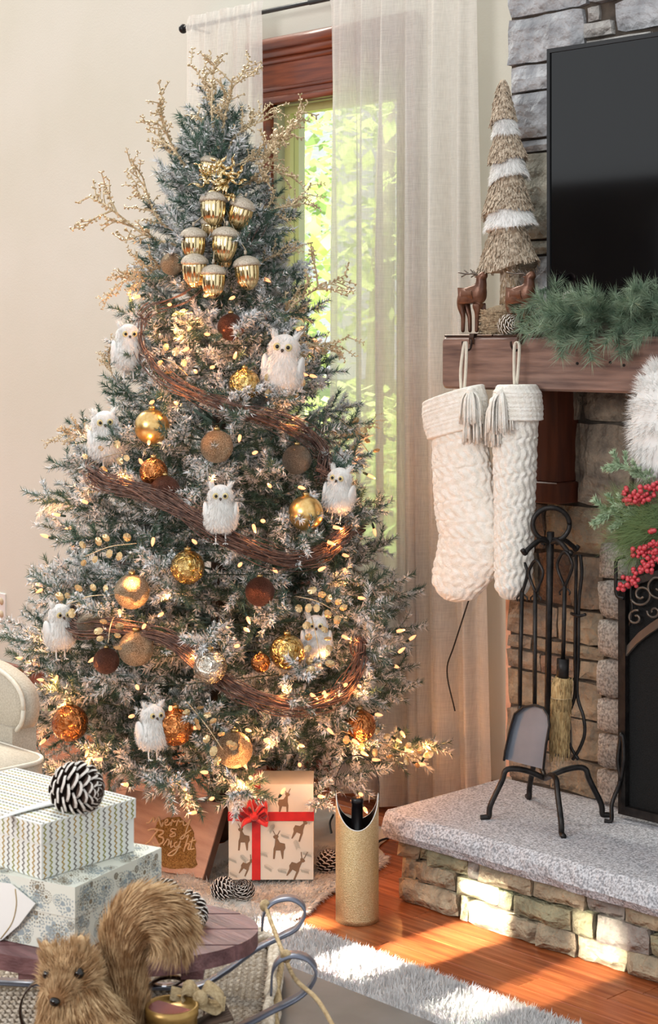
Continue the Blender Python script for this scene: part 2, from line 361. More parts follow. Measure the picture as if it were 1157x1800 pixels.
# floor: boards run along the window wall
fl = struct('floor')
MB().box((-9.5, -3.55, -.08), (1.2, WV, -.02)).build('subfloor', 'subfloor', fl, False)
meshes = {}
def plank(L):
    if L not in meshes:
        bb = MB().box((0, 0, -.02), (L, .0825, 0), bev=.0012); o = bb.build('plank', 'floor_wood', None, False, world=False); meshes[L] = o.data; bpy.data.objects.remove(o)
    return meshes[L]
row = 0; v = 1.02
while v < WV-.02:
    x = -5.6+rnd(0, .5)
    while x < -1.2:
        L = random.choice((.7, .95, 1.2)); link('plank', plank(L), fl, (x, v, 0)); x += L+.0012
    v += .0845; row += 1
bb = MB().box((-9.5, -3.55, -.02), (1.2, 1.0, -.002)); o = bb.build('plank_field', 'floor_wood', fl, False); o['kind'] = 'stuff'
bb = MB().box((-9.5, 1.0, -.02), (-5.7, WV, -.002)); o = bb.build('plank_field', 'floor_wood', fl, False); o['kind'] = 'stuff'

# baseboard
bs = struct('baseboard_far')
for x0, x1 in ((-9.5, -3.08),):
    MB().box((x0, WV-.02, 0), (x1, WV, .125)).build('board', 'trim_wood_h', bs, False)
    MB().tube([(x0, WV-.012, .13), (x1, WV-.012, .13)], .012, 8).build('cap_moulding', 'trim_wood_h', bs)
    MB().tube([(x0, WV-.022, .012), (x1, WV-.022, .012)], .012, 8).build('shoe_moulding', 'trim_wood_h', bs)

# window
wn = struct('window_1'); TV = WV-.025
tl, tr_ = W0-.05, W1+.075
for x0, x1 in ((tl, W0+.005), (W1-.005, tr_)):
    MB().box((x0, TV, WZ0), (x1, WV+.01, 2.26), bev=.003).build('side_casing', 'trim_wood', wn, False)
MB().box((tl-.01, TV-.004, 2.255), (tr_+.01, WV, 2.46), bev=.002).build('head_panel', 'trim_wood_h', wn, False)
for z, r, out in ((2.262, .010, .012), (2.30, .006, .006), (2.395, .008, .008), (2.42, .011, .016), (2.45, .014, .026)):
    MB().tube([(tl-.012, TV-out*.5, z), (tr_+.012, TV-out*.5, z)], r+out*.4, 8).build('head_moulding', 'trim_wood_h', wn)
MB().box((tl-.025, TV-.035, WZ0-.025), (tr_+.025, WV, WZ0+.003), bev=.006).build('window_sill', 'trim_wood_h', wn, False)
MB().box((tl, TV, WZ0-.13), (tr_, WV, WZ0-.025), bev=.003).build('apron', 'trim_wood_h', wn, False)
MB().tube([(tl, TV-.004, WZ0-.045), (tr_, TV-.004, WZ0-.045)], .011, 8).build('apron_moulding', 'trim_wood_h', wn)
fw = .045
b = MB()
for x0, x1, z0, z1 in ((W0, W0+fw*.5, WZ0, WZ1), (W1-fw*.5, W1, WZ0, WZ1), (W0, W1, WZ0, WZ0+.03), (W0, W1, WZ1-.02, WZ1)): b.box((x0, WV+.01, z0), (x1, WV+.09, z1))
b.build('window_frame', 'window_metal', wn, False)
b = MB()
for x0, x1, z0, z1 in ((W0+.022, W0+.05, WZ0+.03, WZ1-.02), (W1-.05, W1-.022, WZ0+.03, WZ1-.02), (W0+.05, W1-.05, WZ0+.03, WZ0+.06), (W0+.05, W1-.05, WZ1-.045, WZ1-.02)): b.box((x0, WV+.045, z0), (x1, WV+.085, z1))
sash_ = b.build('sash', 'window_stop', wn, False)
MB().box((W0+.05, WV+.062, WZ0+.06), (W1-.05, WV+.066, WZ1-.045)).build('pane', 'pane', sash_, False)
MB().box((W1-.2, WV+.0, WZ0+.003), (W1-.13, WV+.03, WZ0+.03), bev=.005).build('window_crank', 'window_metal', wn, False)

# outdoors: lawn, trees and shrubs seen through the window
tag(MB().box((-60, 4.2, -.5), (20, 60, -.42)).build('lawn', 'lawn', smooth=False), 'sunlit green lawn outside the window', 'lawn', kind='structure')
def leafy(name, label, base, h, rad, n, ls, m, trunk, group=None):
    t = thing(name, label, 'tree' if trunk else 'shrub', base)
    B = Vector(base); b = MB()
    for i in range(n):
        while True:
            q = Vector((rnd(-1, 1), rnd(-1, 1), rnd(-1, 1)))
            if .35 < q.length < 1: break
        c = B+Vector((q.x*rad, q.y*rad, h[0]+(q.z*.5+.5)*(h[1]-h[0])))
        if noise.noise(c*1.3) < -.16: continue
        d = Vector((rnd(-1, 1), rnd(-1, 1), rnd(-.8, .3))).normalized(); x, y = perp(d); L = ls*rnd(.7, 1.3)
        k = len(b.v); b.v += [tuple(c), tuple(c+d*L*.5+x*L*.3), tuple(c+d*L), tuple(c+d*L*.5-x*L*.3)]; b.f.append((k, k+1, k+2, k+3))
    o = b.build('foliage', m, t, False); o['kind'] = 'stuff'
    if trunk:
        MB().tube([B, B+Vector((.05, 0, h[0])), B+Vector((.1, .05, (h[0]+h[1])*.5))], [trunk, trunk*.8, trunk*.4], 10).build('trunk', 'tree_bark', t)
    else:
        for k in range(4):
            MB().tube([B, B+Vector((rnd(-.4, .4), rnd(-.4, .4), h[1]*.6))], [.03, .01], 6).build('stem', 'tree_bark', t)
    return t
leafy('garden_tree', 'sunlit yellow green tree right outside the window', Cm(.35, 13.0, -.45), (1.6, 6.5), 2.4, 7000, .16, 'leaf_sunlit_tint', .14)
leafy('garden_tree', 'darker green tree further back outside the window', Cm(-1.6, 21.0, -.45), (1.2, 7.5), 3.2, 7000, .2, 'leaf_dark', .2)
leafy('garden_shrub', 'bushy pale shrub low outside the window glass', Cm(-.1, 11.0, -.45), (.05, 1.75), 1.1, 3500, .12, 'leaf_sunlit_tint', 0)
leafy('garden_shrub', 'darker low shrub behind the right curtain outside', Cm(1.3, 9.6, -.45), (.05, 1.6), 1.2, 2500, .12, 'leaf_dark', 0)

# chimney breast of rough stones
def stone_mesh(w, h, dep, seed, nx=6, nz=4, rough=.012):
    """front face grid at y~0 (towards -y), sides back to y=dep"""
    rs = random.Random(seed); b = MB(); vs = []; jit = min(min(w, h)*.09, .008)
    off = Vector((rs.random()*50, rs.random()*50, rs.random()*50))
    for j in range(nz+1):
        for i in range(nx+1):
            x = w*i/nx; z = h*j/nz; edge = (i in (0, nx))+(j in (0, nz))
            x += rs.uniform(-1, 1)*jit*(.5 if 0 < i < nx else .35); z += rs.uniform(-1, 1)*jit*(.5 if 0 < j < nz else .4)
            if edge == 2: x += (-.07 if i else .07)*min(w, h)*rs.uniform(0, 1); z += (-.07 if j else .07)*min(w, h)*rs.uniform(0, 1)
            x = min(max(x, 0), w); z = min(max(z, 0), h)
            y = noise.noise(Vector((x*14, z*14, 0))+off)*rough+noise.noise(Vector((x*40, z*40, 0))+off)*rough*.4
            y += (.007 if edge else -.003)
            vs.append((x, y, z))
    fs = []
    n1 = nx+1
    for j in range(nz):
        for i in range(nx): fs.append((j*n1+i, j*n1+i+1, (j+1)*n1+i+1, (j+1)*n1+i))
    per = [i for i in range(nx+1)]+[j*n1+nx for j in range(1, nz+1)]+[nz*n1+i for i in range(nx-1, -1, -1)]+[j*n1 for j in range(nz-1, 0, -1)]
    k = len(vs); vs += [(vs[p][0], dep, vs[p][2]) for p in per]; m = len(per)
    for q in range(m): fs.append((per[q], k+q, k+(q+1) % m, per[(q+1) % m]))
    return b.add(vs, fs)
SEED = [0]
def stone(parent, x0, x1, z0, z1, v, mats, dep=.05, gap=.003, **kw):
    SEED[0] += 1; w, h = x1-x0-2*gap, z1-z0-2*gap
    b = stone_mesh(w, h, dep, SEED[0], nx=max(3, min(8, int(w/.03))), nz=max(2, min(5, int(h/.03))), **kw)
    pr = random.Random(SEED[0]*7).uniform(-.008, .008)
    o = b.build('stone', random.Random(SEED[0]*3).choice(mats), None, False, world=False)
    o.parent = parent; o.location = (x0+gap, v+pr, z0+gap); return o
CHV, CL, CR = 3.64, -3.085, -1.2
ch = struct('wall_chimney')
FBL, FBZ = -2.66, .93                       # fire opening
b = MB(); b.box((CL+.006, CHV+.022, FBZ), (CR, WV, WH)); b.box((CL+.006, CHV+.022, .16), (FBL, WV, FBZ)); b.build('mortar_core', 'mortar', ch, False)
b = MB(); b.box((FBL, WV-.02, .16), (CR, WV+.3, FBZ)); b.build('firebox', 'firebox', ch, False)
def course(z0, z1, splits, mats, **kw):
    for a, c in zip(splits[:-1], splits[1:]): stone(ch, a, c, z0, z1, CHV, mats, **kw)
up = [(1.46, 1.545, [CL, -2.93, -2.7, -2.4, -2.0, CR]), (1.545, 1.685, [CL, -2.8, -2.45, -2.05, CR]), (1.685, 1.728, [CL+.02, -2.88, -2.5, -2.1, CR]), (1.728, 1.968, [CL+.01, -2.78, -2.4, -1.9, CR]),
      (1.968, 2.005, [CL+.03, -2.9, -2.6, -2.2, CR]), (2.005, 2.135, [CL, -2.82, -2.5, -2.0, CR]), (2.135, 2.212, [CL+.01, -2.88, -2.55, -2.1, CR]),
      (2.212, 2.345, [CL, -2.82, CR]), (2.345, 2.50, [CL, -2.80, -2.71, -2.62, -2.3, CR]), (2.50, 2.66, [CL, -2.7, -2.3, CR]), (2.66, 2.85, [CL, -2.85, -2.4, CR]), (2.85, 3.1, [CL, -2.6, -2.1, CR]), (3.1, 3.6, [CL, -2.7, -2.2, CR])]
for z0, z1, sp in up:
    if z0 == 2.212:
        stone(ch, CL, -2.815, z0, z1, CHV, STONE_UP)
        stone(ch, -2.815, -2.765, 2.30, 2.345, CHV, STONE_UP, gap=.003); stone(ch, -2.815, -2.72, 2.255, 2.30, CHV, STONE_UP, gap=.003); stone(ch, -2.815, -2.6, 2.212, 2.255, CHV, STONE_UP, gap=.003)
        stone(ch, -2.72, -2.5, 2.258, 2.345, CHV, STONE_UP); stone(ch, -2.5, CR, 2.212, 2.345, CHV, STONE_UP)
    else: course(z0, z1, sp, STONE_UP)
lo = [(1.235, 1.46, [CL, -2.94, -2.83, -2.62, -2.3, CR]), (1.01, 1.235, [CL, -2.97, -2.83, -2.655, -2.615, -2.3, CR]), (.88, 1.01, [CL, -2.95, -2.705, -2.61, -2.3, CR]),
      (.735, .88, [CL, -2.98, -2.86, -2.745]), (.64, .735, [CL, -2.9, -2.745]), (.60, .64, [CL, -3.0, -2.93, -2.745]), (.545, .60, [CL, -2.96, -2.83, -2.745]), (.44, .545, [CL, -2.9, -2.745]), (.33, .44, [CL, -3.02, -2.87, -2.745]), (.235, .33, [CL, -2.93, -2.745])]
for z0, z1, sp in lo: course(z0, z1, sp, STONE_LO)
zz = [.235, .332, .425, .518, .62, .722, .828, .925]
for a, c in zip(zz[:-1], zz[1:]):
    SEED[0] += 1; b = stone_mesh(.09, c-a-.006, .08, SEED[0], 4, 4, .008); o = b.build('granite_block', 'granite_block', None, True, world=False); o.parent = ch; o.location = (-2.745+random.Random(SEED[0]).uniform(-.006, .004), CHV-.03, a+.003)

tm = struct('trim_1'); MB().box((CL-.014, CHV+.02, .235), (CL+.004, CHV+.07, 1.3)).build('trim_strip', 'sign_wood', tm, False)
# raised hearth
HL, HR = -3.07, -1.2
he = thing('fireplace_hearth', 'raised stone hearth with a grey granite slab top in front of the fireplace', 'hearth', (HL, 3.2, 0))
MB().box((HL+.02, 3.225, 0), (HR, CHV+.03, .165)).build('core', 'mortar', he, False)
rows = [(.115, .165), (.06, .115), (0, .06)]
sp = [[HL, -3.0, -2.955, -2.83, -2.79, -2.62, -2.46, -2.36, -2.2, -1.9, -1.5, HR], [HL, -3.015, -2.87, -2.73, -2.68, -2.50, -2.43, -2.28, -2.0, -1.7, HR], [HL, -2.86, -2.83, -2.6, -2.49, -2.35, -2.15, -1.8, HR]]
for (z0, z1), s_ in zip(rows, sp):
    for a, c in zip(s_[:-1], s_[1:]):
        SEED[0] += 1; r_ = random.Random(SEED[0]); zt = z1+r_.uniform(-.008, .008) if z1 < .16 else z1; zb = z0+r_.uniform(-.008, .008) if z0 > 0 else 0
        w_, h_ = c-a-.004, zt-zb-.004
        o = stone_mesh(w_, h_, .05, SEED[0], max(3, min(8, int(w_/.025))), 3, .016).build('stone', r_.choice(STONE_BASE), None, False, world=False)
        o.parent = he; o.location = (a+.002-HL, 3.19+r_.uniform(-.012, .008)-3.2, zb+.002)
for k, (a, c) in enumerate(((3.21, 3.40), (3.40, 3.63))):
    for z0, z1 in ((0, .085), (.085, .165)):
        SEED[0] += 1; o = stone_mesh(c-a-.006, z1-z0-.004, .04, SEED[0], 5, 3).build('stone', STONE_BASE[k], None, False, world=False)
        o.parent = he; o.location = (HL-HL+.0, c-3.2, z0+.002); o.rotation_euler = (0, 0, -math.pi/2)
def slab():
    b = MB(); n = 90; prof = [(.0, .165), (-.012, .17), (-.022, .19), (-.016, .212), (-.006, .229), (.004, .235)]
    path = [(HR, 3.168)]+[(HR+(HL-.02-HR)*i/n, 3.168) for i in range(1, n)]+[(HL-.02, 3.175)]+[(HL-.022, 3.175+(CHV-3.175)*i/30) for i in range(1, 31)]
    vs = []; m = len(prof)
    for i, (x, y) in enumerate(path):
        left = i > n
        for k, (o, z) in enumerate(prof):
            q = o+noise.noise(Vector((x*22, y*22, z*30)))*.009*(1 if k < 5 else .2)
            vs.append((x+q, y, z) if left else (x, y+q, z))
    fs = [(i*m+k, i*m+k+1, (i+1)*m+k+1, (i+1)*m+k) for i in range(len(path)-1) for k in range(m-1)]
    k0 = len(vs); vs += [(HR, CHV+.02, .235), (HR, CHV+.02, .165)]
    fs.append(tuple([i*m+m-1 for i in range(len(path))]+[k0])); fs.append(tuple([i*m for i in range(len(path)-1, -1, -1)]+[k0+1]))
    b.add(vs, fs); o = b.build('granite_slab', 'granite', he, False)
slab()

# mantel beam and corbel
MV = 3.44; MZ0, MZ1 = 1.322, 1.462
mt = thing('mantel_shelf', 'thick brown wooden mantel beam with rounded corner across the stone chimney', 'mantel', (-3.14, MV, MZ0))
b = MB(); prof = []
rr = .016
x0, x1, y0, y1 = -3.142, -1.3, MV, CHV+.02
def rrect(z, i):
    pts = []
    for cx, cz, a0 in ((x0+rr, MZ0+rr, math.pi), (x1-rr, MZ0+rr, 1.5*math.pi), (x1-rr, MZ1-rr, 0), (x0+rr, MZ1-rr, .5*math.pi)):
        for k in range(5):
            a = a0+k*math.pi/8; pts.append((cx+math.cos(a)*(rr-i), z, cz+math.sin(a)*(rr-i)))
    return pts
lv = [(y0, .006), (y0+.006, 0), (y1, 0)]; vs = []
for y, i in lv: vs += rrect(y, i)
n = 20; fs = [tuple(range(n)), tuple(2*n+k for k in range(n-1, -1, -1))]+[(r*n+k, (r+1)*n+k, (r+1)*n+(k+1) % n, r*n+(k+1) % n) for r in range(2) for k in range(n)]
b.add(vs, fs).build('beam', 'mantel_wood', mt, False)
for px, py in ((1015, 639), (1073, 637), (1097, 642)):
    p = PY(px, py, MV); b = MB(); b.ball(p, (.005, .0015, .004), 10, 6); b.build('knot', 'firebox', mt)
MB().box((-2.94, 3.572, 1.075), (-2.845, CHV+.02, MZ0), bev=.002).build('corbel', 'corbel_wood', mt, False)
MB().box((-2.955, 3.56, 1.018), (-2.838, CHV+.02, 1.075), bev=.003).build('corbel_foot', 'corbel_wood', mt, False)

# television
tv = thing('television', 'large flat black television mounted on the stone chimney above the mantel', 'television', (-2.87, 3.56, 1.53))
TX0, TX1, TZ0, TZ1 = -2.869, -1.62, 1.525, 2.226
MB().box((TX0, 3.565, TZ0), (TX1, 3.615, TZ1), bev=.003).build('housing', 'tv_plastic', tv, False)
b = MB()
for x0, x1, z0, z1 in ((TX0, TX0+.010, TZ0, TZ1), (TX1-.010, TX1, TZ0, TZ1), (TX0+.01, TX1-.01, TZ1-.011, TZ1), (TX0+.01, TX1-.01, TZ0, TZ0+.018)): b.box((x0, 3.556, z0), (x1, 3.566, z1))
b.build('bezel', 'tv_plastic', tv, False)
MB().box((TX0+.01, 3.560, TZ0+.018), (TX1-.01, 3.564, TZ1-.011)).build('screen', 'tv_glass', tv, False)
MB().box((-2.4, 3.615, 1.75), (-2.1, CHV+.03, 2.0)).build('wall_bracket', 'tv_plastic', tv, False)

# curtain rod and curtains
RZ, RY = 2.553, 3.80
rd = thing('curtain_rod', 'thin black metal curtain rod with a ball end above the window', 'curtain rod', (-4.0, RY, RZ))
MB().tube([(-4.69, RY, RZ), (-3.25, RY, RZ)], .008, 12).build('rod', 'curtain_rod', rd)
MB().tube([(-4.05, RY, RZ), (-3.25, RY, RZ)], .0095, 12).build('rod_sleeve', 'curtain_rod', rd)
for x in (-4.702, -3.238): b = MB(); b.ball((x, RY, RZ), (.014, .017, .017), 14, 10); b.tube([(x+(.012 if x < -4 else -.012), RY, RZ), (x+(.03 if x < -4 else -.03), RY, RZ)], .011, 12); b.build('finial', 'curtain_rod', rd)
for x in (-4.66, -3.29): MB().tube([(x, RY, RZ), (x, RY+.02, RZ-.004), (x, WV, RZ-.01)], .005, 8).build('bracket', 'curtain_rod', rd)
def curtain(label, x0, x1, z0, nf, seed, flare=0):
    rs = random.Random(seed); nx, nz = 110, 70; ph = [rs.uniform(0, 6.28) for _ in range(6)]
    b = MB(); vs = []
    for j in range(nz+1):
        t = j/nz; z = RZ+.035-(RZ+.035-z0)*t
        for i in range(nx+1):
            q = i/nx; x = x0+(x1-x0)*q+flare*(q-.0)*t*t
            amp = (.008+.016*min(1, t*3))
            y = amp*(math.sin(q*nf*6.28+ph[0]+.5*math.sin(t*2+ph[1]))+.5*math.sin(q*nf*2.3*6.28+ph[2]+.6*t)+.35*math.sin(q*nf*.45*6.28+ph[3]+t))
            x += .006*math.sin(q*nf*6.28*1.5+ph[4])*min(1, t*3)
            gather = math.exp(-((z-RZ)/.018)**2)
            y = RY-.013+(y-.008)*(1-gather)-abs(math.sin(q*nf*14+ph[5]))*.004*gather-.004*gather
            if z > RZ+.012: y += .006
            vs.append((x, y, z))
    n1 = nx+1; fs = [(j*n1+i, j*n1+i+1, (j+1)*n1+i+1, (j+1)*n1+i) for j in range(nz) for i in range(nx)]
    b.add(vs, fs); o = b.build('sheer_curtain', 'sheer', None, True, origin=((x0+x1)/2, RY, z0)); tag(o, label, 'curtain', 'sheer linen curtains'); return o
curtain('sheer cream curtain panel left of the window behind the tree top', -4.665, -4.262, .02, 5, 3)
curtain('wide sheer cream curtain panel right of the window beside the fireplace', -3.935, -3.32, .02, 6, 8, .05)

# outlet plate
ol = thing('wall_outlet', 'white outlet cover plate on the wall at the left edge', 'outlet', PY(4, 1068, WV))
c = PY(4, 1068, WV); MB().box((c.x-.055, WV-.006, c.z-.06), (c.x+.03, WV, c.z+.06), bev=.002).build('plate', 'white_plastic', ol, False)
for dz in (-.026, .026): MB().lathe([(.015, 0), (.013, .003)], 14, Matrix.Translation((c.x+.004, WV-.006, c.z+dz)) @ Matrix.Rotation(math.pi/2, 4, 'X')).build('socket', 'cord_beige', ol)
# black cable running down beside the curtain
pts = smoothpath([PY(884, 800, 3.70), PY(872, 880, 3.72), PY(838, 1010, 3.74), PY(800, 1130, 3.745), PY(786, 1180, 3.75), PY(800, 1250, 3.76)], 6)
tag(MB().tube(pts, .0022, 6).build('power_cable', 'inside_black', origin=tuple(PY(800, 1250, 3.76))), 'thin black cable hanging slanted beside the fireplace behind the stockings', 'cable')

# ================================================================== CHRISTMAS TREE
TD = 4.9; TXA = (385-CX)/FPX*TD; TC = Cm(TXA, TD, 0)
ZR = [(.12, .50), (.26, .575), (.40, .56), (.58, .56), (.70, .53), (.80, .50), (.96, .49), (1.12, .41), (1.29, .32), (1.45, .28), (1.66, .225), (1.89, .15), (2.05, .07), (2.16, .015)]
def TR(z):
    return float(np.interp(z, [a for a, _ in ZR], [r for _, r in ZR]))
def front(px, py, k=1.0):
    d = TD-.3
    for _ in range(12):
        x = (px-CX)/FPX*d; z = EYE+(HY-py)/FPX*d; r = k*TR(z); dx = x-TXA; d = TD-math.sqrt(max(r*r-dx*dx, 0))
    return PX(px, py, d)
NEED = {}
def add_needles(V, F, K, p0, p1, n, ln, wd, ang, flock, sag=0):
    p0 = np.array(p0, float); p1 = np.array(p1, float); d = p1-p0; L = np.linalg.norm(d); d /= L
    a = np.array([0, 0, 1.]) if abs(d[2]) < .9 else np.array([1., 0, 0]); x = np.cross(d, a); x /= np.linalg.norm(x); y = np.cross(d, x)
    t = np.sort(np.random.rand(n)); ph = np.random.rand(n)*2*np.pi; an = ang*(.75+.5*np.random.rand(n))
    rad = np.cos(ph)[:, None]*x+np.sin(ph)[:, None]*y
    nd = np.cos(an)[:, None]*d+np.sin(an)[:, None]*rad
    base = p0+t[:, None]*(p1-p0); side = np.cross(nd, np.random.randn(n, 3)); side /= np.linalg.norm(side, axis=1)[:, None]
    le = ln*(.75+.5*np.random.rand(n))[:, None]; isf = (np.random.rand(n) < flock)
    w = wd*np.where(isf, 1.7, 1.0)[:, None]
    k0 = len(V); A = base-side*w*.5; B = base+side*w*.5; Tt = base+nd*le
    vv = np.stack([A, B, Tt], 1).reshape(-1, 3); V.extend(vv.tolist())
    F.extend([(k0+3*i, k0+3*i+1, k0+3*i+2) for i in range(n)])
    fb = np.where(isf, .75+.25*np.random.rand(n), .05*np.random.rand(n)); ft = np.where(isf, 1.0, .05+.25*np.random.rand(n)*(flock > .2))
    K.extend(np.stack([fb, fb, ft], 1).reshape(-1).tolist())
def fir_branch(L, seed, flockiness=.5, nscale=1.0):
    random.seed(seed); np.random.seed(seed)
    b = MB(); V, F, K = [], [], []
    st = smoothpath([(0, 0, 0), (L*.4, rnd(-.01, .01), rnd(-.005, .012)), (L*.75, rnd(-.02, .02), rnd(0, .03)), (L, rnd(-.02, .02), rnd(.0, .05))], 5)
    b.tube(st, [.004*(1-.7*i/len(st)) for i in range(len(st))], 5)
    def at(t):
        i = t*(len(st)-1); k = min(int(i), len(st)-2); return st[k].lerp(st[k+1], i-k)
    def twig(p, dr, ln, fl):
        q = p+dr*ln; mid = p.lerp(q, .5)+Vector((0, 0, rnd(-.006, .006)))
        n = int(ln*1350*nscale)
        add_needles(V, F, K, p, mid, n//2, .020, .0024, .9, fl); add_needles(V, F, K, mid, q, n//2, .019, .0024, .78, fl)
        for _ in range(int(ln*240*fl)):
            c = p.lerp(q, random.random()**.7)+Vector((rnd(-.007, .007), rnd(-.007, .007), rnd(-.003, .009))); r = rnd(.0018, .0048); k0 = len(V)
            V.extend([(c.x+r*rnd(.5, 1.2), c.y, c.z), (c.x-r*rnd(.5, 1.2), c.y, c.z), (c.x, c.y+r*rnd(.5, 1.2), c.z), (c.x, c.y-r*rnd(.5, 1.2), c.z), (c.x, c.y, c.z+r*rnd(.5, 1.2)), (c.x, c.y, c.z-r)])
            F.extend([(k0+a_, k0+b_, k0+c_) for a_, b_, c_ in ((0, 2, 4), (2, 1, 4), (1, 3, 4), (3, 0, 4), (2, 0, 5), (1, 2, 5), (3, 1, 5), (0, 3, 5))]); K.extend([1.0]*6)
        b.tube([p, mid, q], [.0022, .0018, .001], 3, False)
    for i in range(len(st)-1):
        if (i+1)/len(st) > .3: add_needles(V, F, K, st[i], st[i+1], int(L/len(st)*1100), .019, .0024, .9, flockiness*rnd(.2, 1.2))
    t = .25 if L > .25 else .15; sgn = 1
    while t < .97:
        p = at(t); tl = (.055+.10*(1-t))*min(1, L/.3+.25)*rnd(.75, 1.25); a = math.radians(rnd(32, 60))*sgn; e = math.radians(rnd(-35, 50))
        fl = max(0, min(.95, flockiness+rnd(-.55, .5)))
        twig(p, Vector((math.cos(a)*math.cos(e), math.sin(a)*math.cos(e), math.sin(e))), tl, fl); sgn = -sgn; t += .0175/L
    twig(st[-1], (st[-1]-st[-3]).normalized(), .04+.02*random.random(), max(0, min(.9, flockiness+rnd(-.5, .3))))
    k0 = len(b.v); b.flock = [.1]*k0+K; b.v += [tuple(x) for x in V]; b.f += [tuple(i+k0 for i in f) for f in F]
    o = b.build('branch', 'needles', None, False, world=False); me = o.data; bpy.data.objects.remove(o); return me
BR = {}
for i, L in enumerate((.13, .22, .32, .44, .56)):
    BR[L] = [fir_branch(L, 100+i*10+k, (.22, .62, .48, .34)[k]) for k in range(4)]
random.seed(11); np.random.seed(11)
tree = thing('christmas_tree', 'tall flocked green artificial Christmas tree covered in ornaments in front of the window', 'christmas tree', TC)
MB().tube([TC+Vector((0, 0, .02)), TC+Vector((0, 0, 1.2)), TC+Vector((0, 0, 2.06))], [.028, .02, .006], 10).build('trunk', 'fir_bark', tree)
for a in range(4):
    q = Vector((math.cos(a*1.571+.5), math.sin(a*1.571+.5), 0)); MB().tube([TC+Vector((0, 0, .12)), TC+q*.1+Vector((0, 0, .05)), TC+q*.24+Vector((0, 0, .012))], .010, 6).build('stand_leg', 'socket_green', tree)
nb = 0
def put_branch(z, az, L, el, roll=0):
    global nb
    Ls = min(BR, key=lambda q: abs(q-L)); me = random.choice(BR[Ls]); o = bpy.data.objects.new('branch', me); COL.objects.link(o); o.parent = tree
    M = Matrix.Rotation(az, 4, 'Z') @ Matrix.Rotation(-el, 4, 'Y') @ Matrix.Rotation(roll, 4, 'X'); s_ = L/Ls
    o.matrix_local = Matrix.Translation((0, 0, z)) @ M @ Matrix.Scale(s_, 4); nb += 1
z = .27; lay = 0
while z < 2.0:
    R = TR(z); n = max(6, int(2*math.pi*R/.205)+2); a0 = rnd(0, 6.28)
    el0 = math.radians(np.interp(z, [.25, .6, 1.4, 2.0], [2, 9, 22, 48]))
    for k in range(n):
        el = el0+math.radians(rnd(-12, 12)); L = R*rnd(.86, 1.1)/max(.6, math.cos(el))
        put_branch(z-math.sin(el)*L*.55+rnd(-.03, .03), a0+6.283*k/n+rnd(-.12, .12), L*.98, el, rnd(-.5, .5))
    z += .095 if z < 1.3 else .08; lay += 1
for k in range(6): put_branch(1.93+rnd(-.03, .05), k*1.05, .15, math.radians(rnd(52, 78)))
put_branch(1.98, 0, .17, math.radians(89))
while nb < 296: put_branch(rnd(.3, 1.7), rnd(0, 6.28), 0, 0) if False else put_branch((zz_ := rnd(.28, 1.6)), rnd(0, 6.28), TR(zz_)*rnd(.45, .75), math.radians(rnd(0, 25)))

# ---- string lights
sl = thing('string_lights', 'strings of tiny warm glowing bulbs wound all over the tree', 'string lights', TC)
bb = MB().lathe([(.0008, .024), (.0036, .018), (.0052, .010), (.0044, .003), (.0034, 0)], 8); o = bb.build('bulb', 'bulb_glow', None, True, world=False); bulb_me = o.data; bpy.data.objects.remove(o)
bb = MB().lathe([(.0034, .002), (.0036, -.010), (.0026, -.016)], 8); o = bb.build('socket', 'socket_green', None, True, world=False); sock_me = o.data; bpy.data.objects.remove(o)
BPX = [(745, 1332), (735, 1342), (697, 1110), (660, 1256), (705, 1286), (85, 944), (247, 520), (640, 770), (712, 1318), (60, 1025), (75, 1029), (42, 1158), (100, 1188), (55, 1235), (575, 952), (560, 1003), (585, 926), (300, 535), (325, 545), (335, 575), (360, 520), (412, 522), (308, 585), (368, 588), (345, 655), (376, 645), (412, 630), (270, 705), (312, 710), (422, 765), (515, 733), (545, 660), (262, 775), (250, 815), (230, 830), (445, 797), (476, 856), (525, 856), (372, 850), (460, 915), (445, 922), (270, 945), (235, 1020), (345, 955), (210, 1072), (255, 1098), (435, 1085), (420, 995), (430, 1105), (240, 1205), (335, 1145), (420, 1135), (500, 1205), (570, 1215), (630, 1205), (605, 1205), (525, 1310), (468, 1300), (465, 1300), (425, 1338), (440, 1365), (495, 1395), (635, 1322), (575, 1280), (620, 1300), (285, 1260), (300, 1240), (170, 1360), (345, 1428), (370, 1405), (155, 1318), (235, 1258), (120, 1350), (172, 1365), (180, 1335), (300, 1370), (225, 1380), (410, 1395), (420, 1390), (365, 1358), (560, 1400), (632, 1395), (640, 1420)]
bp_ = [front(x, y, 1.0) for x, y in BPX]
for i in range(58):
    z = .3+1.45*(random.random()**1.5); r = TR(z)*rnd(.82, 1.0); a = rnd(-1.75, 1.75)
    bp_.append(TC+RV*math.sin(a)*r-FV*math.cos(a)*r+UP*z)
for p in bp_:
    o = bpy.data.objects.new('bulb', bulb_me); COL.objects.link(o); o.parent = sl
    out = (p-TC); out.z = 0; dr = (out.normalized()+Vector((rnd(-.8, .8), rnd(-.8, .8), rnd(-.9, .9)))).normalized()
    M = orient(dr).to_4x4(); o.matrix_local = Matrix.Translation(p-TC) @ M
    o2 = bpy.data.objects.new('socket', sock_me); COL.objects.link(o2); o2.parent = o
    if bp_.index(p) % 2: continue
    l_ = bpy.data.lights.new('bulb_light', 'POINT'); l_.energy = .29; l_.color = (1, .40, .12); l_.shadow_soft_size = .004
    lo_ = bpy.data.objects.new('bulb_light', l_); COL.objects.link(lo_); lo_.parent = o; lo_.location = (0, 0, .028)
wp = sorted(bp_, key=lambda p: p.z); pts = []
for i in range(240):
    t = i/239; z = .3+1.4*t; a = i*.55; r = TR(z)*.8; pts.append(TC+Vector((math.cos(a)*r, math.sin(a)*r, z+.01*math.sin(i*1.7))))
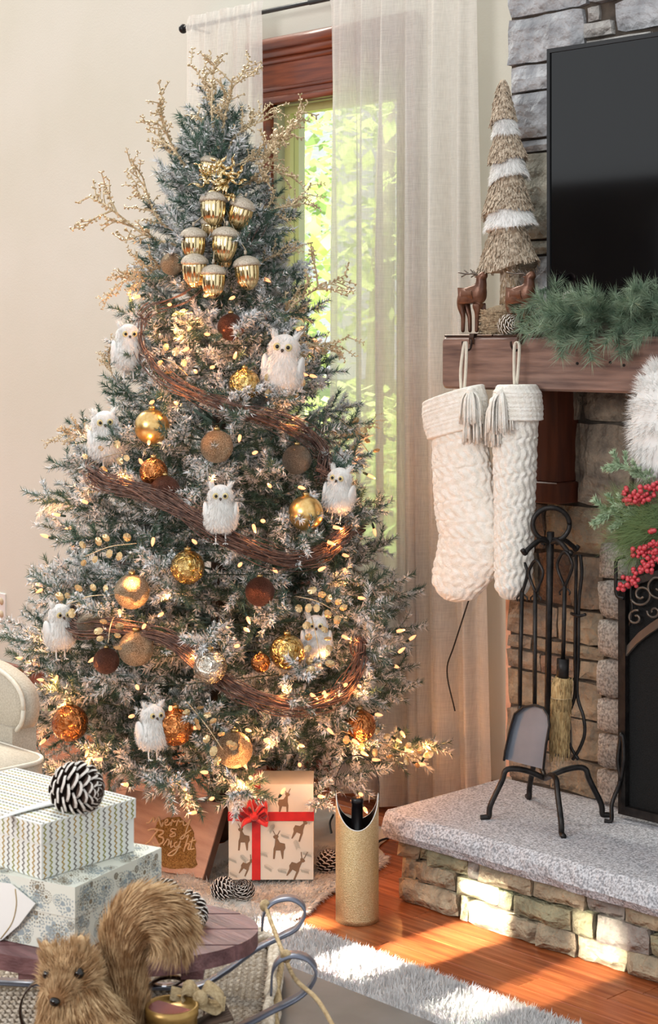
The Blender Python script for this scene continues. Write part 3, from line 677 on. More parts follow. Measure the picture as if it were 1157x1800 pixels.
MB().tube(pts, .0012, 4).build('wire', 'socket_green', sl)

# ---- grapevine garland
gp = [(470, 385, 1.0), (440, 425, .98), (400, 470, .7), (330, 520, .9), (262, 545, 1.0), (248, 590, 1.0), (268, 635, 1.02), (310, 675, 1.03), (400, 715, 1.04), (480, 740, 1.04), (540, 765, 1.03), (572, 800, 1.0), (570, 835, .98)]
def bundle(pts, n, spread, rad, seed):
    rs = random.Random(seed); b = MB(); P = smoothpath(pts, 10); m = len(P)
    for k in range(n):
        s0 = rs.randint(0, int(m*.55)); e0 = min(m, s0+rs.randint(int(m*.3), m)); ph = rs.uniform(0, 6.28); rr_ = spread*math.sqrt(rs.random()); off = Vector((rs.uniform(0, 99), rs.uniform(0, 99), 0)); q = []
        for i in range(s0, e0):
            d = (P[min(i+1, m-1)]-P[max(i-1, 0)]).normalized(); x, y = perp(d); a = ph+i*.02+noise.noise(Vector((i*.05, k*3.3, 9)))*1.6
            j = noise.noise(Vector((i*.07, k*7.1, 0)))*spread*1.1
            q.append(P[i]+x*math.cos(a)*(rr_+j)+y*math.sin(a)*(rr_+j))
        if len(q) > 3: b.tube(q, rad*rs.uniform(.7, 1.3), 4, False)
    return b
gv = thing('grapevine_garland', 'brown twiggy grapevine garland spiralling around the tree', 'garland', TC+Vector((0, 0, .5)))
back1 = [TC+Vector((0, 0, 1.05))-(RV*math.cos(a)*-1+FV*-math.sin(a))*-.33+UP*0 for a in (0.3,)]
def arc(z0, z1, k=.95):
    return [TC+RV*TR(z0+(z1-z0)*t)*k*math.cos(a)+FV*TR(z0+(z1-z0)*t)*k*math.sin(a)+UP*(z0+(z1-z0)*t) for t, a in [(i/6, math.pi*i/6) for i in range(1, 6)]]
A = [front(x, y, k) for x, y, k in gp]
Bp = [front(*q) for q in ((158, 828, 1.0), (185, 848, 1.02), (240, 862, 1.03), (300, 885, 1.04), (360, 922, 1.04), (420, 955, 1.03), (500, 985, 1.0), (570, 970, .95), (606, 935, .96))]
Cp = [front(*q) for q in ((128, 1098, .95), (200, 1105, .97), (290, 1122, .98), (350, 1160, 1.0), (395, 1200, 1.0), (470, 1232, 1.02), (540, 1242, 1.02), (600, 1220, .98), (628, 1175, .95), (634, 1120, .95))]
path = A+arc(A[-1].z, Bp[0].z)+Bp+arc(Bp[-1].z, Cp[0].z)+Cp
bundle(path, 62, .022, .0014, 5).build('vine_strands', 'grapevine', gv)['kind'] = 'stuff'
random.seed(21)
for k in range(16):
    i = random.randint(5, len(path)-6); p = path[i]; d = (path[i+1]-path[i-1]).normalized(); o_ = (p-TC); o_.z = 0; o_.normalize()
    q = [p, p+d*.05+o_*rnd(.0, .03)+UP*rnd(-.02, .02), p+d*rnd(.09, .13)+o_*rnd(0, .05)+UP*rnd(-.03, .03)]
    MB().tube(smoothpath(q, 4), .0013, 4).build('loose_twig', 'grapevine', gv)

# ---- ball ornaments
bb = MB().ball((0, 0, 0), 1, 32, 20); o = bb.build('ball', 'gold_foil', None, True, world=False); ball_src = o.data; bpy.data.objects.remove(o)
bb = MB().lathe([(.2, .97), (.2, 1.13), (.17, 1.16)], 14); bb.tube([(.07*math.cos(t), 0, 1.2+.07*math.sin(t)) for t in np.linspace(0, 6.283, 12)], .018, 5); o = bb.build('cap', 'ornament_cap', None, True, world=False); cap_me = o.data; bpy.data.objects.remove(o)
BM = {}
BALLS = [(302, 464, 20, 'ball_champagne_glitter', 'round gold glitter ball ornament high on the left of the acorns'),
 (406, 575, 24, 'ball_brown_glitter', 'brown glitter ball ornament below the hanging acorns'),
 (430, 676, 28, 'ball_gold_mercury', 'shiny gold mercury glass ball left of the large owl'),
 (267, 750, 31, 'ball_gold_satin', 'smooth satin gold ball ornament under the upper left garland'),
 (381, 785, 29, 'ball_champagne_glitter', 'champagne glitter ball below the garland at the middle of the tree'),
 (522, 808, 26, 'ball_grey_glitter', 'greyish glitter ball under the right end of the garland'),
 (270, 830, 25, 'ball_copper_mercury', 'copper mercury ball half hidden below the satin gold ball'),
 (290, 862, 26, 'ball_brown_glitter', 'dark brown glitter ball left of the centre owl'),
 (538, 902, 31, 'ball_gold_satin', 'smooth satin gold ball beside the owl on the right side'),
 (330, 997, 30, 'ball_gold_mercury', 'gold mercury glass ball under the middle garland'),
 (232, 1040, 31, 'ball_champagne_glitter', 'champagne glitter ball at mid height on the left half'),
 (457, 1040, 26, 'ball_brown_glitter', 'dark brown ball right of the centre at mid height'),
 (369, 1172, 30, 'ball_silver_mercury', 'silver mercury glass ball in the lower centre'),
 (239, 1140, 31, 'ball_champagne_glitter', 'bumpy champagne glitter ball in the lower left half'),
 (187, 1162, 23, 'ball_brown_glitter', 'rosy brown glitter ball next to the lower left owl'),
 (505, 1146, 31, 'ball_gold_mercury', 'gold mercury glass ball left of the leaf covered owl'),
 (123, 1271, 32, 'ball_copper_mercury', 'copper mercury glass ball at the lower left edge of the tree'),
 (308, 1278, 33, 'ball_copper_mercury', 'copper mercury glass ball behind the lowest owl'),
 (412, 1318, 32, 'ball_champagne_glitter', 'dull gold glitter ball low in the centre of the tree'),
 (632, 1276, 29, 'ball_copper_mercury', 'amber mercury ball at the lower right of the tree'),
 (158, 1097, 23, 'ball_grey_glitter', 'grey glitter ball just right of the lower left owl'),
 (458, 1165, 17, 'ball_copper_mercury', 'small copper ball deep inside the lower centre branches')]
for px, py, r, mn, lb in BALLS:
    p = front(px, py, 1.07 if 'silver' in mn else .98); d = (p-Vector((0, 0, EYE))).dot(FV); R = r*d/FPX
    t = thing('ball_ornament', lb, 'ornament', p, rnd(0, 6), 'ball ornaments on the tree')
    if mn not in BM:
        me = ball_src.copy(); me.materials[0] = MATS[mn]; BM[mn] = me
    o = link('ball', BM[mn], t); o.scale = (R, R, R); o.rotation_euler = (rnd(-.3, .3), rnd(-.3, .3), 0)
    o = link('cap', cap_me, t); o.scale = (R, R, R)

# ---- acorn ornaments
rib = lambda a, z: .93+.11*abs(math.sin(a*8))
bb = MB().lathe([(.003, -.046), (.009, -.043), (.0170, -.036), (.0228, -.025), (.0255, -.011), (.0260, .003), (.0248, .012)], 64, rmod=rib); o = bb.build('nut', 'gold_foil', None, True, world=False); nut_me = o.data; bpy.data.objects.remove(o)
bb = MB(); bb.lathe([(.024, .007), (.0288, .008), (.0294, .012), (.0268, .019), (.0205, .025), (.010, .0295), (.002, .031)], 28, rmod=lambda a, z: 1+.03*math.sin(a*14+z*900)); bb.tube([(0, 0, .033), (0, 0, .042)], .003, 6); o = bb.build('acorn_cap', 'acorn_cap', None, True, world=False); acap_me = o.data; bpy.data.objects.remove(o)
AC = [(375, 362, 1.0, 'topmost shiny gold acorn ornament just below the gold bow', 0), (424, 371, .95, 'shiny gold acorn hanging right of the topmost acorn', .3), (340, 424, .95, 'shiny gold acorn with a ridged cap at the left of the cluster', 0), (396, 424, 1.0, 'shiny gold acorn with a pale cap in the middle of the cluster', .1), (342, 470, .95, 'shiny gold acorn low on the left beside the gold glitter ball', 0), (434, 474, .95, 'shiny gold acorn low on the right of the cluster', -.1), (375, 489, .92, 'lowest shiny gold acorn of the cluster', 0), (372, 398, .8, 'shiny gold acorn half hidden behind the middle of the cluster', 0), (392, 445, .8, 'shiny gold acorn tucked below the middle acorn', 0), (368, 292, .75, 'small gold acorn tucked into the gold bow', .2)]
for i, (px, py, s_, lb, tilt) in enumerate(AC):
    k = 1.12 if s_ > .85 else .95
    p = front(px, py, k); t = thing('acorn_ornament', lb, 'ornament', p, 0, 'gold acorn ornaments hanging together')
    M = Matrix.Rotation(tilt, 4, FV) @ Matrix.Rotation(rnd(-.15, .15), 4, RV)
    for nm, me in (('nut', nut_me), ('acorn_cap', acap_me)):
        o = link(nm, me, t); o.matrix_local = M @ Matrix.Scale(s_*1.32, 4)
    top = front(385+rnd(-12, 12), 325, 1.0)
    MB().tube(smoothpath([p+UP*.05*s_, p.lerp(top, .5)+RV*rnd(-.006, .006)-FV*.008, top], 5), .0013, 5).build('hanging_cord', 'cord_beige', t)
bw = thing('gold_ribbon_bow', 'curly metallic gold ribbon bow above the acorn ornaments', 'bow', front(390, 320, 1.05))
for k in range(24):
    a = rnd(-.4, math.pi+.4) if k < 17 else rnd(-2.4, -.8); L = rnd(.05, .095); c0 = front(388, 318, 1.25); dr = RV*math.cos(a)+UP*math.sin(a)*.8-FV*rnd(0, .4); x, y = perp(dr); q = []; wd = []
    for i in range(30):
        t_ = i/29; an = t_*rnd(12, 12.4); rr_ = .011*(1-.3*t_); q.append(c0+dr*L*t_+x*math.cos(an)*rr_+y*math.sin(an)*rr_); wd.append(tuple(dr))
    MB().strip(q, wd, .011, .0006).build('ribbon_curl', 'gold_foil', bw)

# ---- owls
def owl_meshes():
    out = {}; rs = random.Random(4); random.seed(4)
    prof = [(.004, 0), (.022, .006), (.036, .018), (.042, .036), (.040, .056), (.033, .074), (.0285, .083), (.030, .092), (.0325, .102), (.030, .115), (.021, .125), (.010, .130), (.002, .1315)]
    b = MB(); P = []
    prof2 = []
    for i in range(len(prof)-1):
        for k in range(3): t = k/3; prof2.append((prof[i][0]*(1-t)+prof[i+1][0]*t, prof[i][1]*(1-t)+prof[i+1][1]*t))
    prof2.append(prof[-1]); b.lathe(prof2, 30, rmod=lambda a, z: 1+.04*math.cos(2*a))
    for i in range(3800):
        t = random.random(); z = .004+t*.124; r = float(np.interp(z, [q[1] for q in prof], [q[0] for q in prof])); a = rnd(0, 6.283)
        n = Vector((math.cos(a), math.sin(a), .1)); p = n*r; p.z = z
        if a > 3.9 and a < 5.5 and z > .088 and z < .118: ln = .004
        else: ln = rnd(.006, .012)
        b.hair(p, n*.55+Vector((0, 0, -.8))+Vector((rnd(-.3, .3), rnd(-.3, .3), 0)), ln, .0016)
    out['body'] = b
    for sx in (-1, 1):
        e = MB(); e.lathe([(.009, 0), (.006, .014), (.001, .024)], 10, Matrix.Translation((sx*.020, 0, .118)) @ Matrix.Rotation(sx*.45, 4, 'Y'))
        for i in range(120): h = rnd(0, .02); a = rnd(0, 6.28); e.hair(Vector((sx*(.020+h*.45)+math.cos(a)*.006, math.sin(a)*.006, .118+h)), Vector((math.cos(a)*.5+sx*.3, math.sin(a)*.5, .8)), .009, .0014)
        out['ear_tuft%d' % sx] = e
        q = MB(); q.ball((sx*.0125, -.0285, .103), (.0085, .004, .0085), 14, 8, None); out['eye_ring%d' % sx] = q
        q = MB(); q.ball((sx*.0120, -.0325, .103), (.0042, .0028, .0044), 12, 8); out['eye%d' % sx] = q
        q = MB(); q.tube([(sx*.012, 0, .012), (sx*.013, -.002, -.012), (sx*.013, -.004, -.024)], .0022, 6)
        for an in (-.5, 0, .5): q.tube([(sx*.013, -.004, -.024), (sx*.013+math.sin(an)*.014, -.004-math.cos(an)*.014, -.0265)], .0014, 5)
        out['leg%d' % sx] = q
        wg = MB(); wg.ball((sx*.037, .004, .052), (.010, .024, .034), 14, 10, Matrix.Rotation(sx*.15, 3, 'Y'))
        for i in range(350): a = rnd(0, 6.28); z = rnd(-1, 1); rr_ = math.sqrt(1-z*z); n = Vector((rr_*math.cos(a), rr_*math.sin(a), z)); wg.hair(Vector((sx*.037, .004, .052))+Vector((n.x*.010, n.y*.024, n.z*.034)), n*.4+Vector((0, .3, -.8)), .010, .0016)
        out['wing%d' % sx] = wg
    q = MB(); q.lathe([(.0038, 0), (.003, .004), (.0006, .010)], 8, Matrix.Translation((0, -.031, .096)) @ Matrix.Rotation(math.radians(118), 4, 'X')); out['beak'] = q
    q = MB(); q.ball((0, .038, .012), (.014, .032, .008), 12, 8, Matrix.Rotation(-.5, 3, 'X'))
    for i in range(240): q.hair(Vector((rnd(-.012, .012), .03+rnd(0, .035), .012-rnd(0, .02))), Vector((rnd(-.3, .3), .8, -.6)), .014, .0018)
    out['tail'] = q
    mm = {'body': 'owl_fur', 'ear_tuft': 'owl_fur', 'eye_ring': 'owl_eye_ring', 'eye': 'owl_eye', 'leg': 'fur_white', 'wing': 'owl_fur', 'beak': 'beak', 'tail': 'owl_fur'}
    res = []
    for k, b in out.items():
        nm = k.rstrip('-1'); o = b.build(nm, mm[nm], None, nm not in (), world=False); res.append((nm, o.data)); bpy.data.objects.remove(o)
    return res
OM = owl_meshes(); random.seed(33)
OWLS = [(226, 652, 88, .25, 'white fluffy owl perched on the upper left of the tree', 0, 1.0), (492, 692, 112, -.1, 'largest white owl perched on the right below the gold twigs', .1, 1.02), (190, 812, 96, .15, 'white owl half behind branches below the upper left owl', -.08, .95), (388, 938, 92, .05, 'white owl facing forward at the centre of the tree on the garland', 0, 1.06), (592, 902, 86, -.35, 'white owl on the right edge of the tree beside the satin gold ball', .1, .98), (106, 1142, 86, .5, 'white owl perched low on the left edge of the tree', 0, .98), (556, 1158, 82, .0, 'white owl behind gold leaves at the lower right', 0, .92), (268, 1318, 86, .55, 'lowest white owl, turned sideways above the wooden sign', 0, 1.04)]
for px, py, h, turn, lb, lean, k in OWLS:
    p = front(px, py, k); d = (p-Vector((0, 0, EYE))).dot(FV); s_ = h*d/FPX/.140
    t = thing('owl_ornament', lb, 'owl', p, THETA+turn, 'white owls on the tree')
    t.rotation_euler = (0, lean, THETA+turn); t.scale = (s_, s_, s_)
    ring_ = None
    for nm, me in OM:
        o = link(nm, me, ring_ if nm == 'eye' else t)
        if nm == 'eye_ring': ring_ = o

# ---- glittery gold twig picks
def twig_pick(seed, L, dens=1.0):
    rs = random.Random(seed); b = MB()
    def grow(p, d, ln, r, lev):
        n = max(3, int(ln/.014)); pts = [p]; q = p.copy(); dd = d.copy()
        for i in range(n):
            dd = (dd+Vector((rs.uniform(-.22, .22), rs.uniform(-.22, .22), rs.uniform(-.12, .12)))).normalized(); q = q+dd*(ln/n); pts.append(q.copy())
            if i > 0:
                for _ in range(2 if lev else 1):
                    x, y = perp(dd); a = rs.uniform(0, 6.28); s_ = (x*math.cos(a)+y*math.sin(a))
                    b.tube([q, q+(dd*.4+s_)*rs.uniform(.006, .012)], [r*.8, r*1.25], 5)
            if lev < 2 and i >= 1 and rs.random() < (.62 if lev == 0 else .45)*dens:
                x, y = perp(dd); a = rs.choice((0, math.pi))+rs.uniform(-.7, .7); s_ = (x*math.cos(a)+y*math.sin(a))
                grow(q, (dd*.8+s_*.75).normalized(), ln*rs.uniform(.32, .55), r*.75, lev+1)
        b.tube(pts, [r*(1-.4*i/len(pts)) for i in range(len(pts))], 5)
    grow(Vector((0, 0, 0)), Vector((0, 0, 1)), L, .0040, 0)
    o = b.build('twig_pick', 'gold_twig', None, False, world=False); me = o.data; bpy.data.objects.remove(o); return me
TP = [twig_pick(50+i, .22) for i in range(5)]
PK = [(385, 262, 332, 150, 'gold glitter twig rising at the top left of the tree tip'), (392, 250, 400, 128, 'gold glitter twig standing straight up at the tree tip'), (402, 262, 452, 190, 'gold glitter twig leaning right at the tree tip'), (340, 300, 243, 218, 'gold glitter twig reaching out left below the tree tip'), (420, 330, 545, 288, 'gold glitter twig reaching right across the window trim'), (440, 385, 512, 330, 'short gold glitter twig right of the upper acorns'), (310, 432, 172, 388, 'longest gold glitter twig reaching far left of the acorns'), (305, 405, 222, 332, 'gold glitter twig slanting up left above the longest twig'), (408, 300, 462, 252, 'short gold glitter twig beside the gold bow'), (300, 470, 205, 455, 'low gold glitter twig left of the gold glitter ball'), (470, 602, 570, 572, 'gold glitter twig reaching right above the largest owl'), (478, 575, 562, 478, 'gold glitter twig slanting up right over the window glass'), (455, 470, 500, 425, 'gold glitter twig right of the lowest acorns'), (205, 668, 168, 618, 'small gold glitter twig by the upper left owl'), (165, 765, 110, 738, 'small gold glitter twig at the left edge of the tree'), (610, 770, 640, 738, 'small gold glitter twig at the right end of the garland')]
for i, (x0, y0, x1, y1, lb) in enumerate(PK):
    p = front(x0, y0, .75); d = (p-Vector((0, 0, EYE))).dot(FV); q = PX(x1, y1, d-.03); L = (q-p).length
    o = bpy.data.objects.new('glitter_twig', TP[i % 5]); COL.objects.link(o); s_ = L/.22*1.0
    o.matrix_world = Matrix.Translation(p) @ orient(q-p, -FV+UP*.2).to_4x4() @ Matrix.Rotation(rnd(-.4, .4), 4, 'Z') @ Matrix.Scale(s_, 4) @ Matrix.Diagonal((1, 1, 1, 1))
    tag(o, lb, 'twig decoration', 'gold glitter twigs in the tree')

# ---- gold leaf sprays
bb = MB(); lv = []; n_ = 14
bb.add([(0, 0, .0015)]+[(math.cos(a)*.0085, math.sin(a)*.011+.011, (.0018 if k % 2 else .0006)) for k, a in enumerate(np.linspace(0, 6.283, n_, endpoint=False))]+[(0, .011, -.001)], [(0+1+k, 1+(k+1) % n_, n_+1) for k in range(n_)]+[(1+(k+1) % n_, 1+k, n_+1) for k in range(0)])
bb.v[0] = (0, 0.011, .004); bb.f += [(1+(k+1) % n_, 1+k, 0) for k in range(n_)]
o = bb.build('leaf', 'gold_leaf', None, False, world=False); leaf_me = o.data; bpy.data.objects.remove(o)
LS = [(330, 1235, 392, 1318, 12, 'gold leaf spray hanging right of the lowest owl'), (595, 735, 648, 795, 8, 'gold leaf spray at the right tip of the upper garland'), (200, 1045, 118, 1062, 9, 'gold leaf spray above the lower left owl'), (520, 1048, 592, 1075, 10, 'gold leaf spray above the leaf covered owl'), (600, 1285, 738, 1335, 12, 'gold leaf spray on the lowest right branch'), (548, 1085, 566, 1170, 9, 'gold leaf spray dangling over the lower right owl'), (240, 955, 150, 978, 8, 'gold leaf spray at the left below the middle garland'), (540, 690, 470, 676, 7, 'gold leaf spray under the feet of the largest owl'), (200, 1085, 190, 1130, 6, 'small gold leaf spray between the left owl and the champagne ball'), (330, 660, 285, 630, 5, 'small gold leaf spray left of the upper garland'), (140, 830, 215, 795, 7, 'gold leaf spray beneath the second left owl')]
for x0, y0, x1, y1, n, lb in LS:
    p = front(x0, y0, .98); q = front(x1, y1, 1.08); L = (q-p).length
    t = thing('gold_leaf_spray', lb, 'leaf spray', p, 0, 'gold leaf sprays in the tree')
    st = smoothpath([p, p.lerp(q, .5)-FV*.015+UP*.01, q], 6); MB().tube(st, .0014, 5).build('stem', 'gold_twig', t)
    for k in range(n):
        c = st[min(len(st)-1, 1+int((k+.5)/n*len(st)))]; d_ = (q-p).normalized(); s_ = 1 if k % 2 else -1
        side = d_.cross(FV).normalized()*s_; dr = (d_*.5+side+Vector((rnd(-.3, .3), rnd(-.3, .3), rnd(-.3, .3)))).normalized(); c2 = c+dr*rnd(.008, .022)
        M = orient((-FV+Vector((rnd(-.6, .6), rnd(-.6, .6), rnd(-.6, .6)))).normalized(), dr)
        o = link('leaf', leaf_me, t); o.matrix_local = Matrix.Translation(c2-p) @ M.to_4x4() @ Matrix.Scale(rnd(.85, 1.2), 4)

# ================================================================== PINE CONES
def cone_scale_mesh(name, mats, s_=1.0):
    b = MB(); vs = [(-.25, 0, 0), (.25, 0, 0), (.5, .7, .06), (.32, 1.0, .16), (0, 1.08, .22), (-.32, 1.0, .16), (-.5, .7, .06), (-.25, 0, -.1), (.25, 0, -.1), (.46, .7, -.07), (.3, .98, .02), (0, 1.05, .06), (-.3, .98, .02), (-.46, .7, -.07)]
    b.add(vs, [(0, 1, 2, 6), (6, 2, 3, 5), (5, 3, 4), (8, 7, 13, 9), (9, 13, 12, 10), (10, 12, 11), (2, 9, 10, 3), (3, 10, 11, 4), (4, 11, 12, 5), (5, 12, 13, 6), (1, 8, 9, 2), (0, 6, 13, 7)])
    b.mi = [0, 0, 1, 0, 0, 0, 1, 1, 1, 1, 0, 0]
    o = b.build(name, mats, None, False, world=False); me = o.data; bpy.data.objects.remove(o); return me
SC_DARK = cone_scale_mesh('scale', ['cone_dark', 'cone_frost']); SC_TAN = cone_scale_mesh('scale', ['cone_tan', 'cone_frost'])
def pine_cone(label, c, length, rad, axis, tan=False, parts=True, up=None, group='pine cones'):
    axis = Vector(axis).normalized(); c = Vector(c); t = thing('pine_cone', label, 'pine cone', c, 0, group); M0 = orient(axis)
    prof = [(.15, 0), (.6, .12), (.72, .35), (.6, .65), (.35, .88), (.05, 1.0)]
    b = MB(); b.lathe([(r*rad*.75, (z-.5)*length) for r, z in prof], 12, M0.to_4x4()); b.v = [tuple(Vector(v)+c) for v in b.v]; b.build('core', 'cone_dark', t)
    n = 78 if parts else 60; rings = []; me = SC_TAN if tan else SC_DARK; J = None if parts else MB()
    if J is not None: J.mi = []
    for i in range(n):
        f = (i+.5)/n; zz_ = f; a = i*2.39996; rr_ = math.sin(math.pi*min(1, .12+.86*zz_))**.7
        sz = rad*(.62*rr_+.15); el = math.radians(np.interp(f, [0, .5, 1], [-25, 25, 72]))
        rdir = M0 @ Vector((math.cos(a), math.sin(a), 0)); ydir = rdir*math.cos(el)+axis*math.sin(el); zdir = -rdir*math.sin(el)+axis*math.cos(el)
        p = axis*((zz_-.5)*length*.92)+rdir*rr_*rad*.42
        M = Matrix.Translation(p) @ orient(zdir, ydir).to_4x4() @ Matrix.Scale(sz, 4)
        if parts: o = link('scale', me, t); o.matrix_local = M
        else:
            J.add([M @ Vector(v.co)+c for v in me.vertices], [tuple(q.vertices) for q in me.polygons]); J.mi += [q.material_index for q in me.polygons]
    if not parts: J.build('scales', ['cone_tan' if tan else 'cone_dark', 'cone_frost'], t, False)['kind'] = 'stuff'
    return t

# ================================================================== MANTEL DECORATION
def px_lathe(b, cx_t, y_t, cx_b, y_b, w_t, w_b, v, wav, seed, hairs=0, hl=.012, hw=.004, prot=.006, closed=True, tilt=0, curve=.85):
    """a skirt-like cone tier from (cx_t,y_t) to (cx_b,y_b) px, half-widths in px, wavy lower hem"""
    rs = random.Random(seed); n, m = 40, 12; base = PY(cx_b, y_b, v); d = (base-Vector((0, 0, EYE))).dot(FV); k = d/FPX; P = {}; vs = []
    for j in range(m+1):
        t = j/m; cx = cx_t+(cx_b-cx_t)*t; w_ = (w_t+(w_b-w_t)*(t**curve))*k
        for i in range(n):
            a = 2*math.pi*i/n; hem = (t**3)*(math.sin(a*2+seed)*wav+math.sin(a*5+seed*2)*wav*.35-math.cos(a)*tilt)
            c = PY(cx, y_t+(y_b-y_t)*t, v); p = c+Vector((math.cos(a)*w_, math.sin(a)*w_*.8, -hem*k)); vs.append(p)
    fs = [(j*n+i, j*n+(i+1) % n, (j+1)*n+(i+1) % n, (j+1)*n+i) for j in range(m) for i in range(n)]
    fs.append(tuple(range(n-1, -1, -1))); fs.append(tuple(m*n+i for i in range(n)))
    b.add(vs, fs)
    for _ in range(hairs):
        j = rs.random()**.6*m; i = rs.random()*n; j0 = min(int(j), m-1); i0 = int(i) % n
        p = vs[j0*n+i0].lerp(vs[(j0+1)*n+(i0+1) % n], rs.random()); q = vs[j0*n+(i0+1) % n].lerp(vs[(j0+1)*n+i0], rs.random()); p = p.lerp(q, rs.random())
        a = 2*math.pi*(i0+.5)/n; nn = Vector((math.cos(a), math.sin(a)*.8, 0)); dn = (vs[(j0+1)*n+i0]-vs[j0*n+i0]).normalized()
        yield p, nn, dn
tw = thing('twig_tree_figure', 'tall tabletop tree of wood chips with white fur tiers on the mantel', 'decoration', PY(885, 580, 3.54))
VT = 3.54
tiers = [('chips', 884, 140, 885, 210, 2, 21, 3, 5), ('fur', 888, 200, 889, 238, 14, 24, 2, 4), ('chips', 890, 228, 892, 280, 14, 33, 3, 4), ('fur', 893, 264, 895, 315, 20, 36, 3, 6), ('chips', 893, 298, 892, 372, 18, 45, 4, 8), ('fur', 896, 350, 897, 402, 28, 49, 3, 7), ('chips', 894, 390, 893, 472, 22, 56, 5, 10)]
for q, (kd, a, y0, c_, y1, w0, w1, wav, tl_) in enumerate(tiers):
    b = MB(); gen = px_lathe(b, a, y0, c_, y1, w0, w1, VT, wav, q*1.7+1, 1100 if kd == 'chips' else 1500, tilt=tl_)
    H = MB()
    random.seed(q)
    for p, nn, dn in gen:
        if kd == 'chips':
            x = nn.cross(dn).normalized(); L = rnd(.008, .016); wd = rnd(.002, .0042); p2 = p+nn*rnd(.001, .006); dd = (dn+nn*rnd(-.1, .35)+x*rnd(-.35, .35)).normalized()
            H.strip([p2, p2+dd*L], x, wd, .0012)
        else: H.hair(p, nn*.6+dn+Vector((rnd(-.3, .3), rnd(-.3, .3), rnd(-.3, .3))), rnd(.010, .018), .0018)
    b.build('chip_tier' if kd == 'chips' else 'fur_tier', 'chips' if kd == 'chips' else 'fur_white', tw)
    H.build('wood_chips' if kd == 'chips' else 'fur_hair', 'chips' if kd == 'chips' else 'fur_white', tw, kd != 'chips')['kind'] = 'stuff'
p0, p1 = PY(897, 455, VT), PY(897, 535, VT); b = MB(); b.tube([p0, p0.lerp(p1, .5), p1], [.022, .026, .029], 14); b.build('trunk', 'bark_trunk', tw)
H = MB(); random.seed(5)
for i in range(500):
    a = rnd(0, 6.28); t = random.random(); nn = Vector((math.cos(a), math.sin(a), 0)); p = p0.lerp(p1, t)+nn*.026
    H.strip([p, p+Vector((rnd(-.003, .003), rnd(-.003, .003), -rnd(.01, .02)))], nn.cross(UP), rnd(.002, .004), .0012)
H.build('bark_chips', 'chips', tw, False)['kind'] = 'stuff'
pb = PY(893, 592, VT); pb.z = MZ1; b = MB(); b.lathe([(.062, 0), (.072, .012), (.074, .045), (.066, .072), (.03, .085)], 24, Matrix.Translation(pb)); b.build('base', 'bark_trunk', tw)
H = MB()
for i in range(900):
    a = rnd(0, 6.28); t = random.random(); nn = Vector((math.cos(a), math.sin(a), rnd(0, .3))); p = pb+Vector((math.cos(a)*.073, math.sin(a)*.073, .002+t*.07))
    H.strip([p, p+nn.cross(UP).normalized()*rnd(.012, .03)+nn*rnd(.001, .006)+UP*rnd(-.006, .006)], UP, rnd(.0015, .003), .001)
H.build('base_chips', 'bark_trunk', tw, False)['kind'] = 'stuff'

